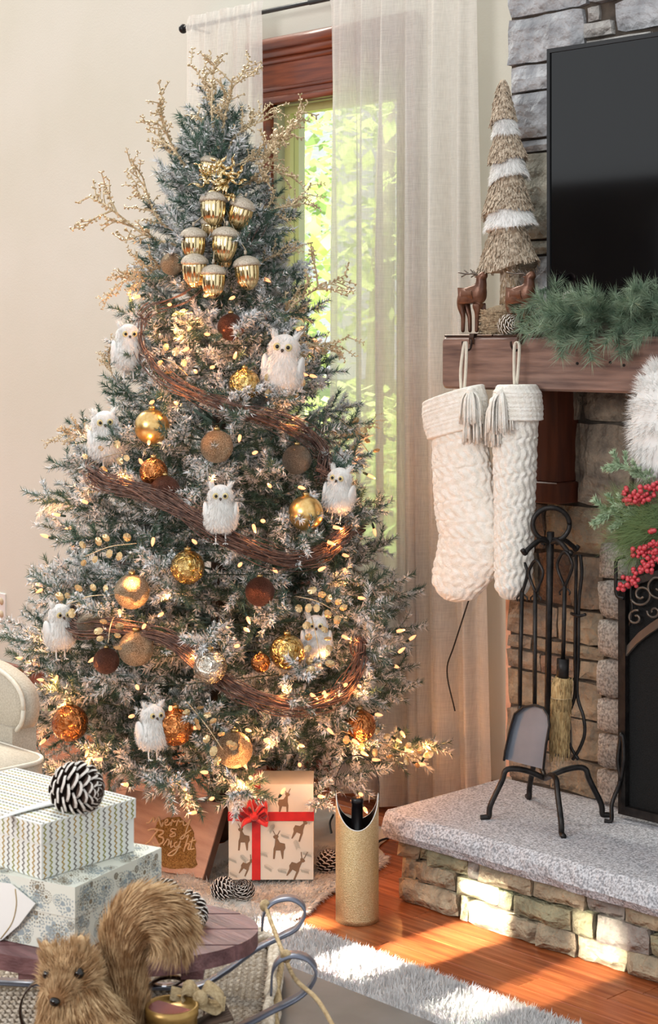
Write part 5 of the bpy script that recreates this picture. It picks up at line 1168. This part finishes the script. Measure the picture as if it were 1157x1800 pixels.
for x, y, r in ((500, 1468, .3), (521, 1483, 1.2), (428, 1508, .8), (471, 1524, .6), (495, 1530, .2), (539, 1500, .3), (462, 1500, .3), (408, 1510, .4), (540, 1440, .8), (478, 1455, 2.2), (470, 1408, 1.0), (535, 1530, .3), (410, 1536, .5)):
    for k in range(-3, 4):
        q0 = (x+math.cos(r)*k*2.2, y+math.sin(r)*k*2.2)
        for s_ in (-1, 1): b.strip([gpt(*q0), gpt(min(q0[0]+math.cos(r+s_*.9)*5, 550), q0[1]+math.sin(r+s_*.9)*5)], RV+UP*.5, .0014, .0003)
b.build('leaf_print', 'print_sage', gf, False)['kind'] = 'stuff'
def gx(px): return (px-CX)/FPX*GD
rb = MB(); cambox(rb, gx(443), gx(458), GD-.0016, GD+.1416, GZ-.0005, GZ+GH+.0016); o = rb.build('ribbon', 'ribbon_red', gf, False)
zr0, zr1 = EYE+(HY-1443)/FPX*GD, EYE+(HY-1427)/FPX*GD
rb = MB(); cambox(rb, g0-.0016, g1+.0016, GD-.0018, GD+.1418, zr0, zr1); rb.build('ribbon', 'ribbon_red', gf, False)
for pts in ([(444, 1432), (420, 1418), (418, 1434), (432, 1442), (447, 1438)], [(448, 1432), (466, 1422), (470, 1436), (458, 1444), (447, 1438)], [(447, 1430), (440, 1412), (434, 1420), (445, 1434)], [(447, 1432), (462, 1412), (470, 1420), (450, 1436)], [(446, 1436), (430, 1445), (424, 1452)], [(448, 1436), (468, 1448), (472, 1440)]):
    P = smoothpath([PX(x, y, GD-.012-.012*math.sin(i*1.3)) for i, (x, y) in enumerate(pts)], 6); MB().strip(P, (FV*.6+UP*.8), .018, .0012).build('bow_loop', 'ribbon_red', gf)
b = MB(); b.ball(PX(447, 1435, GD-.014), .012, 12, 8); b.build('bow_knot', 'ribbon_red', gf)

# wooden sign
sg_o = PZ(356, 1544, .045); e1 = (RV*-.88+FV*.48).normalized(); e2 = (RV*.047+FV*.13+UP*.15).normalized(); e3 = e1.cross(e2).normalized()
if e3.dot(FV) < 0: e3 = -e3
sg = thing('wooden_sign', 'wooden Merry and Bright sign leaning among the gifts under the tree', 'sign', sg_o)
MB().prism([sg_o, sg_o+e1*.32, sg_o+e1*.32+e2*.215, sg_o+e2*.215], e3*.032).build('board', 'sign_wood', sg, False)
MB().prism([sg_o-e1*.0012+e3*.004, sg_o-e1*.0012+e2*.215+e3*.004, sg_o-e1*.0012+e2*.215+e3*.030, sg_o-e1*.0012+e3*.030], e1*.001).build('side_edge', 'sign_edge', sg, False)
def sgp(cx, cy, e=.0008):
    px, py = 230+cx/6.09, 1380+cy/6.09; d = PX(px, py, 1)-Vector((0, 0, EYE)); t = (sg_o-Vector((0, 0, EYE))).dot(e3)/d.dot(e3); return Vector((0, 0, EYE))+d*t-e3*e
random.seed(6); b = MB(); edge = [(250, 470), (300, 390), (400, 340), (520, 340), (600, 400), (650, 470), (690, 560), (700, 650), (690, 740), (720, 840), (680, 880), (600, 890), (520, 905), (430, 895), (350, 890), (320, 800), (330, 700), (290, 600)]
P = [sgp(x+rnd(-14, 14), y+rnd(-10, 10)) for q in range(len(edge)) for x, y in (edge[q], ((edge[q][0]+edge[(q+1) % len(edge)][0])/2, (edge[q][1]+edge[(q+1) % len(edge)][1])/2))]
b.add(P, [tuple(range(len(P)))]); b.build('glitter_patch', 'sign_glitter', sg, False)
ST = {'m_letter': [[(170, 410), (205, 400), (245, 350), (255, 400), (300, 345), (315, 400), (335, 445), (350, 400)]], 'e_letter': [[(365, 410), (395, 395), (395, 370), (370, 385), (375, 430), (410, 425), (430, 400)]], 'r_letter': [[(430, 440), (445, 390), (450, 375), (465, 395), (490, 385)], [(490, 440), (505, 390), (515, 375), (530, 395), (555, 385)]], 'y_letter': [[(565, 385), (570, 430), (600, 425), (640, 370), (600, 480), (570, 570), (530, 575), (560, 545), (650, 480)]],
      'ampersand': [[(490, 480), (450, 470), (430, 490), (460, 515), (420, 540), (440, 555), (480, 540), (470, 510), (450, 515)]], 'b_letter': [[(185, 490), (230, 475), (290, 480), (250, 540), (205, 600), (160, 635)], [(260, 480), (340, 490), (345, 520), (300, 550), (350, 570), (340, 620), (270, 650), (240, 620)]],
      'lower_r_letter': [[(350, 650), (385, 600), (395, 580), (415, 600), (400, 650)]], 'i_letter': [[(420, 640), (440, 600), (430, 670), (460, 650)]], 'g_letter': [[(500, 610), (470, 630), (480, 670), (520, 640), (535, 600), (500, 700), (450, 755), (400, 750), (450, 710), (540, 660)]], 'h_letter': [[(590, 560), (620, 540), (590, 640), (570, 715)], [(580, 670), (610, 630), (630, 640), (615, 690), (640, 690)]], 't_letter': [[(670, 560), (650, 640), (645, 690), (685, 680)], [(630, 610), (695, 590)]]}
for nm, sts in ST.items():
    b = MB()
    for st_ in sts: b.tube(smoothpath([sgp(x, y, .0015) for x, y in st_], 5), .0021 if nm not in ('b_letter', 'm_letter') else .0026, 5)
    b.build(nm, 'sign_letters', sg)

# gold wine tote with a bottle
wc = Cm((628-CX)/FPX*4.28, 4.28, 0); WR = .054
wt = thing('gold_wine_tote', 'tall gold glitter wine tote cylinder with dark handle standing on the floor', 'wine tote', wc)
n, m = 64, 24; zt, dep = .315, .078
def wtop(a):
    dv = Vector((math.cos(a), math.sin(a), 0)).dot(RV); return zt-dep*math.sqrt(max(0, 1-(dv/.985)**2)) if abs(dv) < .985 else zt
vs = []
for j in range(m+1):
    for i in range(n):
        a = 2*math.pi*i/n; vs.append(wc+Vector((WR*math.cos(a), WR*math.sin(a), .001+(wtop(a)-.001)*j/m)))
fs = [(j*n+i, j*n+(i+1) % n, (j+1)*n+(i+1) % n, (j+1)*n+i) for j in range(m) for i in range(n)]+[tuple(range(n-1, -1, -1))]
MB().add(vs, fs).build('tube', 'cylinder_gold', wt)
vs = [wc+Vector(((WR-.0016)*math.cos(2*math.pi*i/n), (WR-.0016)*math.sin(2*math.pi*i/n), (.004 if j == 0 else wtop(2*math.pi*i/n)-.0002))) for j in range(2) for i in range(n)]
MB().add(vs, [((i+1) % n, i, n+i, n+(i+1) % n) for i in range(n)]+[tuple(range(n))]).build('lining', 'inside_black', wt)
MB().tube([wc+Vector(((WR-.0008)*math.cos(a), (WR-.0008)*math.sin(a), wtop(a))) for a in np.linspace(0, 6.2832, 97)], .0012, 5).build('rim', 'satin_white', wt)
hp_ = smoothpath([wc-RV*WR+UP*.30, wc-RV*WR*1.0+UP*.35, wc-RV*WR*.62+UP*.395, wc+UP*.412, wc+RV*WR*.62+UP*.395, wc+RV*WR*1.0+UP*.35, wc+RV*WR+UP*.30], 6)
MB().strip(hp_, FV, .008, .0016).build('handle', 'inside_black', wt)
bo = thing('wine_bottle', 'dark wine bottle with its black neck showing inside the gold tote', 'bottle', wc+UP*.006)
MB().lathe([(.034, .006), (.037, .012), (.037, .18), (.03, .205), (.0155, .232), (.0142, .25), (.0142, .292), (.0158, .293), (.0158, .303), (.013, .306)], 24, Matrix.Translation(wc)).build('glass', 'inside_black', bo)
# cords on the floor
tag(MB().tube(smoothpath([PZ(586, 1432, .05), PZ(580, 1450, .03), PZ(590, 1480, .012), PZ(615, 1490, .006), PZ(650, 1492, .006), PZ(668, 1478, .02), PZ(690, 1470, .04), PZ(688, 1456, .06), PZ(672, 1452, .07)], 6), .0035, 6).build('floor_cord', 'inside_black', origin=tuple(PZ(615, 1490, .006))), 'black cord looping on the floor behind the gold tote', 'cord')
# cones under the tree
pine_cone('frosted pine cone lying beside the wooden sign', PZ(393, 1562, .065), .055, .026, (.75, .5, .5), parts=True)
pine_cone('frosted pine cone standing just in front of the deer gift', PZ(428, 1566, .06), .042, .025, (.3, -.5, .8), parts=True)
pine_cone('brown pine cone half behind the gold tote', PZ(576, 1515, .045), .06, .027, (.1, .1, 1), parts=True)

# ================================================================== CHAIR
cq = thing('armchair', 'beige linen upholstered chair with a rounded back at the left edge', 'chair', (-3.7, 2.05, 0))
b = MB(); sx0, sx1, sy0, sy1 = -4.1, -3.37, 1.72, 2.33; R_ = .07; out = []
for cx, cy, a0 in ((sx0+R_, sy0+R_, math.pi), (sx1-R_, sy0+R_, 1.5*math.pi), (sx1-R_, sy1-R_, 0), (sx0+R_, sy1-R_, .5*math.pi)):
    for k in range(7): a = a0+k*math.pi/12; out.append((cx+R_*math.cos(a), cy+R_*math.sin(a)))
n = len(out); cx, cy = (sx0+sx1)/2, (sy0+sy1)/2; vs = []; ZS = .462
for f, z in ((1, .36), (1.005, .40), (1.0, ZS-.008), (.985, ZS), (.8, ZS+.014), (.5, ZS+.022), (.2, ZS+.025)): vs += [(cx+(x-cx)*f, cy+(y-cy)*f, z) for x, y in out]
fs = [(j*n+i, j*n+(i+1) % n, (j+1)*n+(i+1) % n, (j+1)*n+i) for j in range(6) for i in range(n)]+[tuple(range(n-1, -1, -1)), tuple(6*n+i for i in range(n))]
b.add(vs, fs).build('seat_cushion', 'linen', cq)
MB().tube([(x, y, ZS-.004) for x, y in out+out[:1]], .0055, 8).build('piping', 'linen_piping', cq)
b = MB(); bo_ = []; n = 40
for k in range(n):
    a = 2*math.pi*k/n; q = lambda t: math.copysign(abs(t)**.8, t); bo_.append((-3.83+.30*q(math.cos(a)), .548+.098*q(math.sin(a))))
vs = []
for f, y in ((.9, 2.345), (1, 2.355), (1, 2.40), (.9, 2.41)): vs += [(-3.83+(x+3.83)*f, y, .548+(z-.548)*f) for x, z in bo_]
fs = [(j*n+i, j*n+(i+1) % n, (j+1)*n+(i+1) % n, (j+1)*n+i) for j in range(3) for i in range(n)]+[tuple(range(n-1, -1, -1)), tuple(3*n+i for i in range(n))]
b.add(vs, fs).build('backrest', 'linen', cq)
MB().tube([(x, 2.352, z) for x, z in bo_+bo_[:1]], .0055, 8).build('back_piping', 'linen_piping', cq)
for x, y in ((sx0+.05, sy0+.05), (sx1-.05, sy0+.05), (sx0+.05, sy1-.05), (sx1-.05, sy1-.05)): MB().tube([(x, y, .02), (x, y, .37)], [.014, .022], 10).build('leg', 'sled_wood', cq)
MB().box((sx0+.03, 2.34, .30), (-3.56, 2.41, .50)).build('back_support', 'linen', cq, False)

# ================================================================== COFFEE TABLE AND WHAT STANDS ON IT
TZ = .45
ct = thing('coffee_table', 'dark slate coloured coffee table top at the lower edge', 'table', (-2.2, 1.4, 0))
MB().box((-3.05, .95, TZ-.04), (-1.35, 1.85, TZ), bev=.004).build('table_top', 'table_slate', ct, False)
for x in (-3.0, -1.45):
    for y in (1.0, 1.75): MB().box((x, y, .02), (x+.06, y+.06, TZ-.04)).build('leg', 'table_slate', ct, False)
# woven seagrass tray (turned towards the camera)
tr = thing('seagrass_tray', 'woven seagrass tray with a braided rim on the coffee table', 'tray', Cm(-.4, 2.4, TZ))
X0, X1, D0, D1, RR = -.80, -.085, 2.10, 2.72, .07; TT = .498
def rr_path(x0, x1, d0, d1, r, z):
    P = []
    for cx, cd, a0 in ((x0+r, d0+r, math.pi), (x1-r, d0+r, 1.5*math.pi), (x1-r, d1-r, 0), (x0+r, d1-r, .5*math.pi)):
        for k in range(8): a = a0+k*math.pi/14; P.append(Cm(cx+r*math.cos(a), cd+r*math.sin(a), z))
    return P
MB().prism(rr_path(X0, X1, D0, D1, RR, TZ+.0005), (0, 0, TT-TZ-.006)).build('tray_base', 'seagrass_dark', tr, False)
H = MB(); random.seed(12); d = D0+.02; r_i = 0
while d < D1-.015:
    x = X0+.02+(r_i % 2)*.004
    while x < X1-.012:
        c = Cm(x, d, TT-.003); a = .6 if r_i % 2 else -.6; dr = (RV*math.cos(a)+FV*math.sin(a)); sd = dr.cross(UP); L, W_, hh = .0072, .0030, .0042
        k = len(H.v); H.v += [tuple(c-dr*L), tuple(c+sd*W_), tuple(c+dr*L), tuple(c-sd*W_), tuple(c+UP*hh+dr*.001)]; H.f += [(k, k+1, k+4), (k+1, k+2, k+4), (k+2, k+3, k+4), (k+3, k, k+4)]; x += .0098
    d += .0082; r_i += 1
H.build('woven_stitches', 'seagrass_light', tr, False)['kind'] = 'stuff'
rp = rr_path(X0, X1, D0, D1, RR, TT+.004); rp = smoothpath(rp+rp[:1], 8); rp2 = []
for ring, rad_, dz, ofs, mt_ in ((0, .0085, .004, 0, 'seagrass_light'), (1, .0095, -.016, .006, 'rope'), (2, .0085, -.036, .006, 'seagrass_light')):
    P = [p+UP*dz for p in rp]; cc = Cm((X0+X1)/2, (D0+D1)/2, 0)
    for k in range(2):
        q = []; s_ = 0
        for i in range(len(P)):
            if i: s_ += (P[i]-P[i-1]).length
            o_ = P[i]-cc; o_.z = 0; o_.normalize(); an = s_*150+k*math.pi
            q.append(P[i]+o_*(ofs+.005*math.cos(an))+UP*.005*math.sin(an))
        b = MB(); b.tube(q, rad_*.75, 6); b.build('rim_braid', mt_, tr)

# sled with oval slatted top and iron runners
SZ = .600
sd_ = thing('wooden_sled', 'small sled with oval plank top and curled iron runners on the tray', 'sled', Cm(-.3, 2.41, TT))
EX, ED, EA, EB = -.306, 2.405, .206, .128
nd = 4
for k in range(nd):
    d0, d1 = ED-EB+k*2*EB/nd+.002, ED-EB+(k+1)*2*EB/nd-.002; P = []
    ts = np.linspace(d0, d1, 9)
    q = lambda d_: EA*math.sqrt(max(0, 1-((d_-ED)/(EB*1.02))**2))
    P = [(EX+q(d_), d_) for d_ in ts]+[(EX-q(d_), d_) for d_ in reversed(ts)]
    MB().prism([Cm(x, d_, SZ) for x, d_ in P], (0, 0, .022)).build('slat', 'sled_wood', sd_, False)
STP = SZ+.022
for x in (-.42, -.2): MB().prism([Cm(x, ED-.1, SZ-.012), Cm(x+.03, ED-.1, SZ-.012), Cm(x+.03, ED+.1, SZ-.012), Cm(x, ED+.1, SZ-.012)], (0, 0, .012)).build('cross_bar', 'sled_wood', sd_, False)
def runner(px_pts, d): MB().strip(smoothpath([PX(x, y, d) for x, y in px_pts], 6), FV, .026, .0028).build('runner', 'strap_iron', sd_)
runner([(-60, 1722), (40, 1727), (150, 1732), (300, 1734), (350, 1733), (400, 1705), (450, 1668), (495, 1645), (522, 1630), (536, 1606), (530, 1588), (508, 1578), (480, 1585), (464, 1605), (461, 1632)], 2.50)
runner([(-60, 1836), (150, 1838), (330, 1836), (420, 1805), (480, 1775), (530, 1748), (553, 1720), (554, 1700), (538, 1683), (512, 1678), (490, 1688), (479, 1708), (477, 1745)], 2.315)
for x, yb, d in ((290, 1734, 2.5), (90, 1730, 2.5), (300, 1836, 2.315), (95, 1836, 2.315)):
    yt = HY+(EYE-SZ+.012)*FPX/d; c = (x, (yb+yt)/2); r = (yb-yt)/2
    MB().strip([PX(c[0]+r*math.cos(a), c[1]+r*math.sin(a), d) for a in np.linspace(0, 6.283, 28)], FV, .012, .0022).build('ring_support', 'dark_bronze', sd_)
MB().tube(smoothpath([PX(466, 1590, 2.50), PX(480, 1630, 2.45), PX(500, 1680, 2.36), PX(520, 1722, 2.30), PX(560, 1760, 2.26), PX(600, 1830, 2.22)], 6), .0032, 6).build('pull_rope', 'rope', sd_)
for x, y, d in ((466, 1592, 2.5), (503, 1681, 2.315)): b = MB(); b.ball(PX(x, y, d), (.008, .008, .009), 10, 8); b.build('rope_knot', 'rope', sd_)

# gift boxes on the sled
def gift_box(name, label, C0, z0, h, a, la, bb_, lb, lidh, base_m, prints):
    a = Vector((RV*a[0]+FV*a[1])).normalized(); bdir = (RV*bb_[0]+FV*bb_[1]).normalized(); c = Cm(C0[0], C0[1], z0); t = thing(name, label, 'gift box', c+a*la*.5+bdir*lb*.5, 0, 'patterned gift boxes on the sled')
    i = .002
    MB().prism([c+a*i+bdir*i, c+a*(la-i)+bdir*i, c+a*(la-i)+bdir*(lb-i), c+a*i+bdir*(lb-i)], (0, 0, h-.003)).build('box_body', base_m, t, False)
    l0 = c+UP*(h-lidh); MB().prism([l0, l0+a*la, l0+a*la+bdir*lb, l0+bdir*lb], (0, 0, lidh)).build('lid', base_m, t, False)
    # faces: (origin, u-axis, v-axis, width, height, normal)
    F_ = []
    na, nb_ = -bdir, -a
    F_.append((c+a*i+bdir*i, a, UP, la-2*i, h-lidh, na)); F_.append((c+a*i+bdir*i, bdir, UP, lb-2*i, h-lidh, nb_))
    F_.append((l0, a, UP, la, lidh, na)); F_.append((l0, bdir, UP, lb, lidh, nb_)); F_.append((c+UP*h, a, bdir, la, lb, UP))
    prints(t, F_); return t
def zig(t, F_):
    ms = [MB(), MB(), MB()]
    for fi, (o, u, v, W_, H_, nn) in enumerate(F_):
        k = 0; x = .006
        while x < W_-.003:
            b = ms[(k*2+fi) % 3]; per = .0075; y = 0; pts = []
            while y < H_-.0005:
                pts.append(o+u*(x+(.0021 if len(pts) % 2 else -.0021))+v*(y+.0004)+nn*.0004); y += per/2
            for p, q in zip(pts[:-1], pts[1:]):
                kk = len(b.v); w_ = u*.0014; b.v += [tuple(p-w_), tuple(p+w_), tuple(q+w_), tuple(q-w_)]; b.f.append((kk, kk+1, kk+2, kk+3))
            x += .0108; k += 1
    for b, m_ in zip(ms, ('chevron_gold', 'chevron_grey', 'chevron_green')): b.build('zigzag_print', m_, t, False)['kind'] = 'stuff'
def rings(t, F_):
    ms = [MB(), MB()]; random.seed(17)
    for o, u, v, W_, H_, nn in F_:
        for _ in range(int(W_*H_/.00026)+4):
            x, y = rnd(.004, W_-.004), rnd(.003, H_-.003); R0 = rnd(.004, .015); b = random.choice(ms)
            def disc(cx, cy, r):
                if not (r < cx < W_-r and r < cy < H_-r): return
                kk = len(b.v); b.v += [tuple(o+u*(cx+r*math.cos(q))+v*(cy+r*math.sin(q))+nn*rr0) for q in np.linspace(0, 6.283, 9)[:-1]]; b.f.append(tuple(range(kk, kk+8)))
            rr0 = rnd(.0003, .0006); disc(x, y, R0*.28)
            for rr_, n_ in ((R0*.6, 10), (R0, 18)):
                for q in range(n_): disc(x+rr_*math.cos(q*6.283/n_), y+rr_*math.sin(q*6.283/n_), max(.0007, R0*.085))
    for b, m_ in zip(ms, ('print_taupe', 'print_mist')): b.build('ring_print', m_, t, False)['kind'] = 'stuff'
gift_box('gift_box', 'pale gift box with a print of dotted rings, under the chevron box', (-.342, 2.297), STP+.001, .092, (.479, .878), .206, (-.878, .479), .30, .042, 'box_cream', rings)
gift_box('gift_box', 'white gift box with gold chevron stripes stacked on the ringed box', (-.392, 2.325), STP+.094, .076, (.65, .76), .175, (-.76, .65), .27, .028, 'box_white', zig)
BT = STP+.094+.076
pr_ = thing('satin_ribbon', 'wide white satin ribbon draped over the stacked gift boxes', 'ribbon', PZ(40, 1440, BT))
rpts = smoothpath([PZ(150, 1402, BT+.002), PZ(100, 1409, BT+.003), PZ(40, 1424, BT+.003), PZ(-20, 1446, BT+.002)], 6)
band_ = MB().strip(rpts, FV*.9+RV*.3, .046, .0008).build('band', 'satin_white', pr_)
fa_ = (RV*.479+FV*.878).normalized(); fp_ = Cm(-.342, 2.297, STP)-fa_*.004
def on_face(px, py):
    d_ = PX(px, py, 1)-Vector((0, 0, EYE)); return Vector((0, 0, EYE))+d_*((fp_-Vector((0, 0, EYE))).dot(fa_)/d_.dot(fa_))
MB().prism([on_face(*q_) for q_ in ((-25, 1548), (20, 1553), (63, 1588), (34, 1626), (4, 1652), (-25, 1660))], -fa_*.0012).build('ribbon_tail', 'satin_white', pr_, False)
MB().tube(smoothpath([on_face(*q_)-fa_*.0015 for q_ in ((28, 1562), (30, 1590), (22, 1622), (2, 1650))], 5), .0008, 4).build('gold_edge', 'chevron_gold', pr_)
pine_cone('large frosted pine cone lying on top of the chevron gift box', PX(135, 1387, 2.40), .062, .033, (.75, .35, -.05), parts=True, group='pine cones')
pine_cone('frosted pine cone lying on the sled behind the squirrel tail', PX(334, 1602, 2.42), .058, .022, (.75, -.15, -.3), parts=True)
pine_cone('small brown pine cone behind the sled next to the gift box', PZ(292, 1570, STP+.018), .04, .018, (.8, .3, 0), parts=False)

# squirrel
sq_b = Cm((140-CX)/FPX*2.16, 2.16, TT+.004)
sq = thing('squirrel_figure', 'bristly brown squirrel figurine with a big curled tail in the foreground', 'squirrel', sq_b)
SD = 2.16
def qx(x, y, dd=0): return PX(x, y, SD+dd)
random.seed(44)
def fur_tube(b, H, pts, rad, nh, ln, flow, wd=.0016, n=18):
    P = smoothpath(pts, 6); R = np.interp(np.linspace(0, 1, len(P)), np.linspace(0, 1, len(rad)), rad); b.tube(P, list(R), n)
    for i in range(nh):
        t = random.random()*(len(P)-1); k = min(int(t), len(P)-2); p = P[k].lerp(P[k+1], t-k); r = R[k]; d = (P[k+1]-P[k]).normalized(); x, y = perp(d); a = rnd(0, 6.283); nn = x*math.cos(a)+y*math.sin(a)
        H.hair(p+nn*r*.97, nn*.55+d*flow+Vector((rnd(-.25, .25), rnd(-.25, .25), rnd(-.25, .25))), ln*rnd(.6, 1.3), wd)
b = MB(); H = MB()
fur_tube(b, H, [qx(150, 1915), qx(150, 1870), qx(146, 1820), qx(136, 1780), qx(128, 1748), qx(124, 1722)], [.045, .062, .062, .052, .04, .034], 5200, .020, -.9)
b.ball(qx(124, 1713), (.036, .036, .036), 20, 14); b.lathe([(.026, 0), (.021, .016), (.013, .028), (.004, .033)], 16, Matrix.Translation(qx(116, 1727, -.015)) @ orient(-FV*.8-UP*.35-RV*.25).to_4x4())
for i in range(3000):
    z = rnd(-1, 1); a = rnd(0, 6.283); rr_ = math.sqrt(1-z*z); nn = Vector((rr_*math.cos(a), rr_*math.sin(a), z)); H.hair(qx(124, 1713)+nn*.0355, nn*.6+UP*.25+FV*.5+Vector((rnd(-.3, .3), rnd(-.3, .3), rnd(-.3, .3))), rnd(.008, .018), .0015)
sn0 = qx(116, 1727, -.015); sdir = (-FV*.8-UP*.35-RV*.25).normalized(); x_, y_ = perp(sdir)
for i in range(1800):
    t = random.random(); a = rnd(0, 6.283); nn = x_*math.cos(a)+y_*math.sin(a); H.hair(sn0+sdir*t*.030+nn*np.interp(t, [0, .5, 1], [.026, .021, .011]), nn*.7-sdir*.6, rnd(.008, .015), .0015)
for x, x2 in ((88, 84), (205, 216)): fur_tube(b, H, [qx(100 if x < 100 else 185, 1830, -.03), qx(x, 1845, -.05), qx(x+(6 if x < 100 else -30), 1822, -.075)], [.024, .020, .012], 1500, .014, .6, n=12)
b.build('body', 'squirrel_skin', sq); H.build('body_fur', 'squirrel_fur', sq, False)['kind'] = 'stuff'
b = MB(); H = MB(); fur_tube(b, H, [qx(205, 1900, .06), qx(226, 1840, .06), qx(222, 1770, .05), qx(216, 1700, .05), qx(222, 1645, .05), qx(248, 1612, .05), qx(282, 1612, .05), qx(302, 1640, .05), qx(298, 1668, .05)], [.025, .028, .026, .026, .033, .037, .036, .030, .018], 9000, .024, 1.5, .0018)
b.build('tail', 'squirrel_skin', sq); H.build('tail_fur', 'squirrel_fur', sq, False)['kind'] = 'stuff'
for x, y, dx in ((86, 1676, -.3), (138, 1668, .25)):
    b = MB(); p = qx(x, y+14); b.ball(p+UP*.008, (.011, .006, .020), 12, 10, Matrix.Rotation(dx, 3, FV))
    for i in range(260): z = rnd(0, 1); a = rnd(0, 6.28); b.hair(p+UP*(.0+z*.022)+RV*math.cos(a)*.010+FV*math.sin(a)*.006, UP+RV*(math.cos(a)*.3+dx)+FV*math.sin(a)*.3, rnd(.008, .016), .0013)
    b.build('ear', 'squirrel_fur', sq)
b = MB(); b.ball(qx(139, 1711, -.030), .0068, 14, 10); b.build('eye', 'owl_eye', sq)
b = MB(); b.ball(qx(84, 1713, -.022), .0065, 14, 10); b.build('eye', 'owl_eye', sq)
b = MB(); b.ball(sn0+sdir*.033, (.0075, .0065, .006), 14, 10); b.build('nose', 'owl_eye', sq)
# tin candle and burlap bow
cc_ = Cm((302-CX)/FPX*2.2, 2.2, TT+.003); cd_ = thing('tin_candle', 'small round brass tin candle with dark red wax beside the squirrel', 'candle', cc_); CH = .094
MB().lathe([(.030, 0), (.033, .003), (.033, CH-.014), (.0345, CH-.013), (.0345, CH), (.031, CH), (.030, CH-.004), (.001, CH-.004)], 32, Matrix.Translation(cc_)).build('tin', 'brass_tin', cd_)
MB().prism([cc_+RV*.0295*math.cos(a)+FV*.0295*math.sin(a)+UP*(CH-.0039) for a in np.linspace(2.3, 5.9, 20)], (0, 0, .0012)).build('wax', 'wax_red', cd_, False)
bu = thing('burlap_bow', 'tan burlap bow lying right of the tin candle', 'bow', PX(360, 1765, 2.24))
for pts in ([(352, 1755), (335, 1735), (320, 1742), (330, 1758), (352, 1758)], [(352, 1755), (365, 1735), (392, 1758), (380, 1772), (352, 1760)], [(350, 1757), (325, 1752), (300, 1745)], [(354, 1758), (372, 1770), (396, 1764)]):
    MB().strip(smoothpath([PX(x, y, 2.24-.004*i) for i, (x, y) in enumerate(pts)], 5), (FV*1.0+UP*.25), .030, .0008).build('bow_loop', 'burlap', bu)
b = MB(); b.ball(PX(352, 1757, 2.22), (.011, .010, .012), 12, 8); b.build('bow_knot', 'burlap', bu)
for k in range(7):
    p_ = PX(330, 1806+3*k, 2.235-.006*k); q_ = PX(398+2*k, 1766+4*k, 2.25-.006*k); MB().tube([p_, p_.lerp(q_, .5)+UP*.001*k, q_], .0028, 6).build('twig', 'fir_bark', bu)
